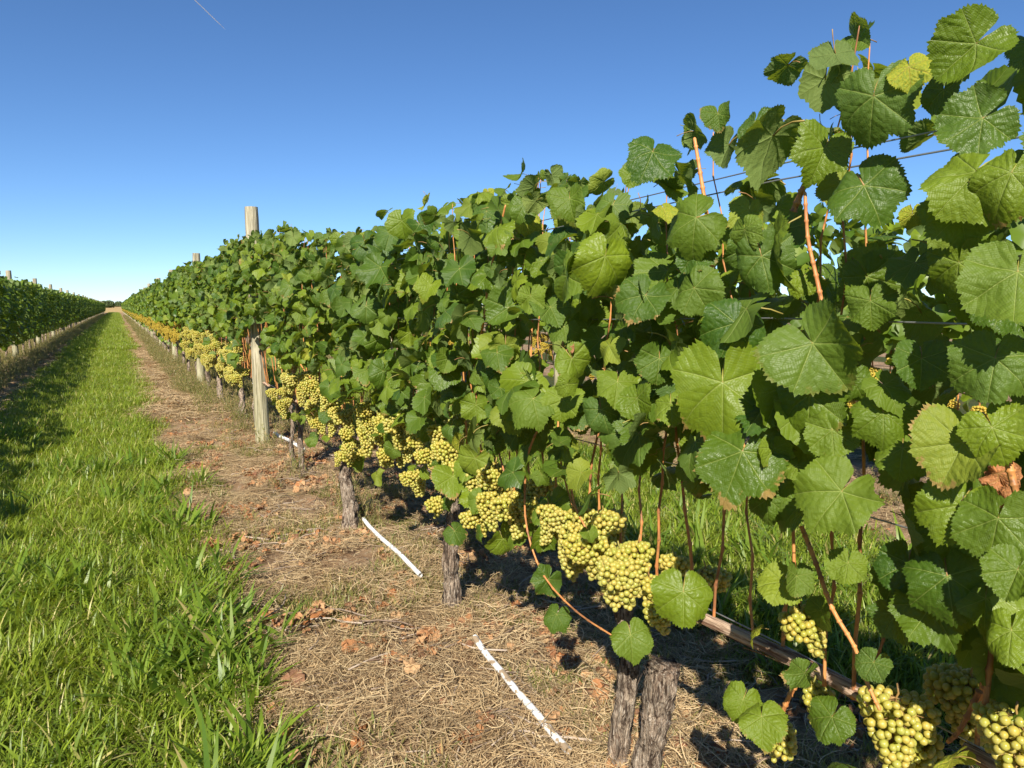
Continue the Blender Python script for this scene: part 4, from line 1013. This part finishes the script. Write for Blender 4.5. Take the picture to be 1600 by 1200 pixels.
# dead twigs
tw = []
for i in range(4):
    rr = random.Random(i); mb = MB()
    for _ in range(5):
        a = rr.uniform(0, 6.28); p = Vector((rr.uniform(-.15, .15), rr.uniform(-.15, .15), .006)); P = [p]
        for _ in range(5): a += rr.gauss(0, .25); p = p+Vector((math.cos(a), math.sin(a), rr.gauss(0, .08)))*rr.uniform(.02, .05); P.append(p)
        tube(mb, P, [rr.uniform(.0012, .003)]*6, 5, 0, tint=rr.random())
    tw.append(mb.build('twigs', [M['twig']]))
x, y = sample(260, .4, 2.1, 1.2, 14, 1.3)
put('twig_litter', 'thin grey dead twigs lying on the soil', tw, x, y, R3.uniform(.7, 1.4, len(x)), .004, tiltamt=.05)
# single big dry leaves near the camera
for (px, py, s, lab) in [(455, 1075, .055, 'large crumpled orange dry leaf on bare soil at the lower centre left'), (545, 1025, .045, 'orange dry leaf with pale bark piece beside it'), (642, 1062, .04, 'flat orange-brown dry leaf left of the lower white pipe'),
                        (508, 965, .042, 'folded tan dry leaf on the straw above the crumpled orange one'), (935, 1110, .04, 'brown dry leaf on the soil left of the double trunk'), (865, 1145, .035, 'small rust dry leaf right beside the lower white pipe'), (515, 850, .045, 'orange dry leaf near the weeds left of the hollow trunk')]:
    p = px_on_ground(px, py); p.z = float(gz(p.x, p.y))+.040
    o = link('dry_leaf', dead_me[int(px) % 5], mat4=leafm(p, (random.uniform(-.3, .3), random.uniform(-.5, 0), 1), (random.uniform(-1, 1), random.uniform(-1, 1), 0), s)); tag(o, lab, 'leaf', 'dry leaves on the soil')

# ------------------------------------------------------------------ far trees
def tree(px, dist, h, w, label, seed):
    r = random.Random(seed); d = px_on_ground(px, 486); a = math.atan2(d.x, d.y); x, y = math.sin(a)*dist, math.cos(a)*dist
    root = empty('tree', (x, y, 0)); tag(root, label, 'tree', 'far trees on the horizon')
    mb = MB(); tube(mb, [(0, 0, -1), (.1, 0, h*.3), (0, .2, h*.7)], [h*.03, h*.022, h*.01], 7)
    for i in range(5):
        q = r.uniform(0, 6.28); tube(mb, [(0, 0, h*.35), (math.cos(q)*w*.3, math.sin(q)*w*.3, h*.7)], h*.008, 5)
    link('trunk', mb.build('trunk', [M['bark']]), root)
    fb = FastMB(); cl = [(Vector((r.uniform(-.35, .35)*w, r.uniform(-.35, .35)*w, h*r.uniform(.35, .85))), r.uniform(.16, .3)*w) for _ in range(12)]
    for c, s in cl:
        for _ in range(110):
            v = Vector((r.gauss(0, 1), r.gauss(0, 1), r.gauss(0, 1))).normalized()*s*r.uniform(.6, 1.05)
            fb.add(low_a[0], np.array(leafm(c+Vector((v.x, v.y, v.z*.8)), v, (r.gauss(0, 1), r.gauss(0, 1), -.5), s*.22)), 0, r.random())
    link('crown', fb.build('crown', [M['tree']]), root)
tree(170, 330, 4.2, 5, 'round dark tree left on the horizon beyond the shaded row', 1)
tree(163.5, 330, 3.4, 3.2, 'small tree at the end of the shaded row', 2)
for i, (px, h) in enumerate([(178, 3.2), (182, 3.0), (187, 2.6), (192, 2.6), (197, 2.8)]):
    tree(px, 420+i*12, h, 7, 'low far tree of the thin line on the horizon', 5+i)

# ------------------------------------------------------------------ contrail
t = NT('contrail_vapour'); em = t.n('ShaderNodeBsdfDiffuse'); em.inputs[0].default_value = (.9, .9, .9, 1); tr = t.n('ShaderNodeBsdfTransparent'); mx = t.n('ShaderNodeMixShader')
mx.inputs[0].default_value = .5; t.l(tr.outputs[0], mx.inputs[1]); t.l(em.outputs[0], mx.inputs[2]); M['vapour'] = t.done(mx.outputs[0])
def sky_pt(px, py, dist):
    d = CAMROT @ Vector(((px-800)/FPX, (600-py)/FPX, -1)); return cam.location + d*dist
mb = MB(); A = sky_pt(296, -8, 6000); B = sky_pt(352, 46, 8000)
tube(mb, [A.lerp(B, i/10) for i in range(11)], [3.6]*8+[3, 2, 1.0], 6, 0)
tag(link('contrail', mb.build('contrail', [M['vapour']])), 'thin white aircraft trail high in the blue sky', kind='stuff')
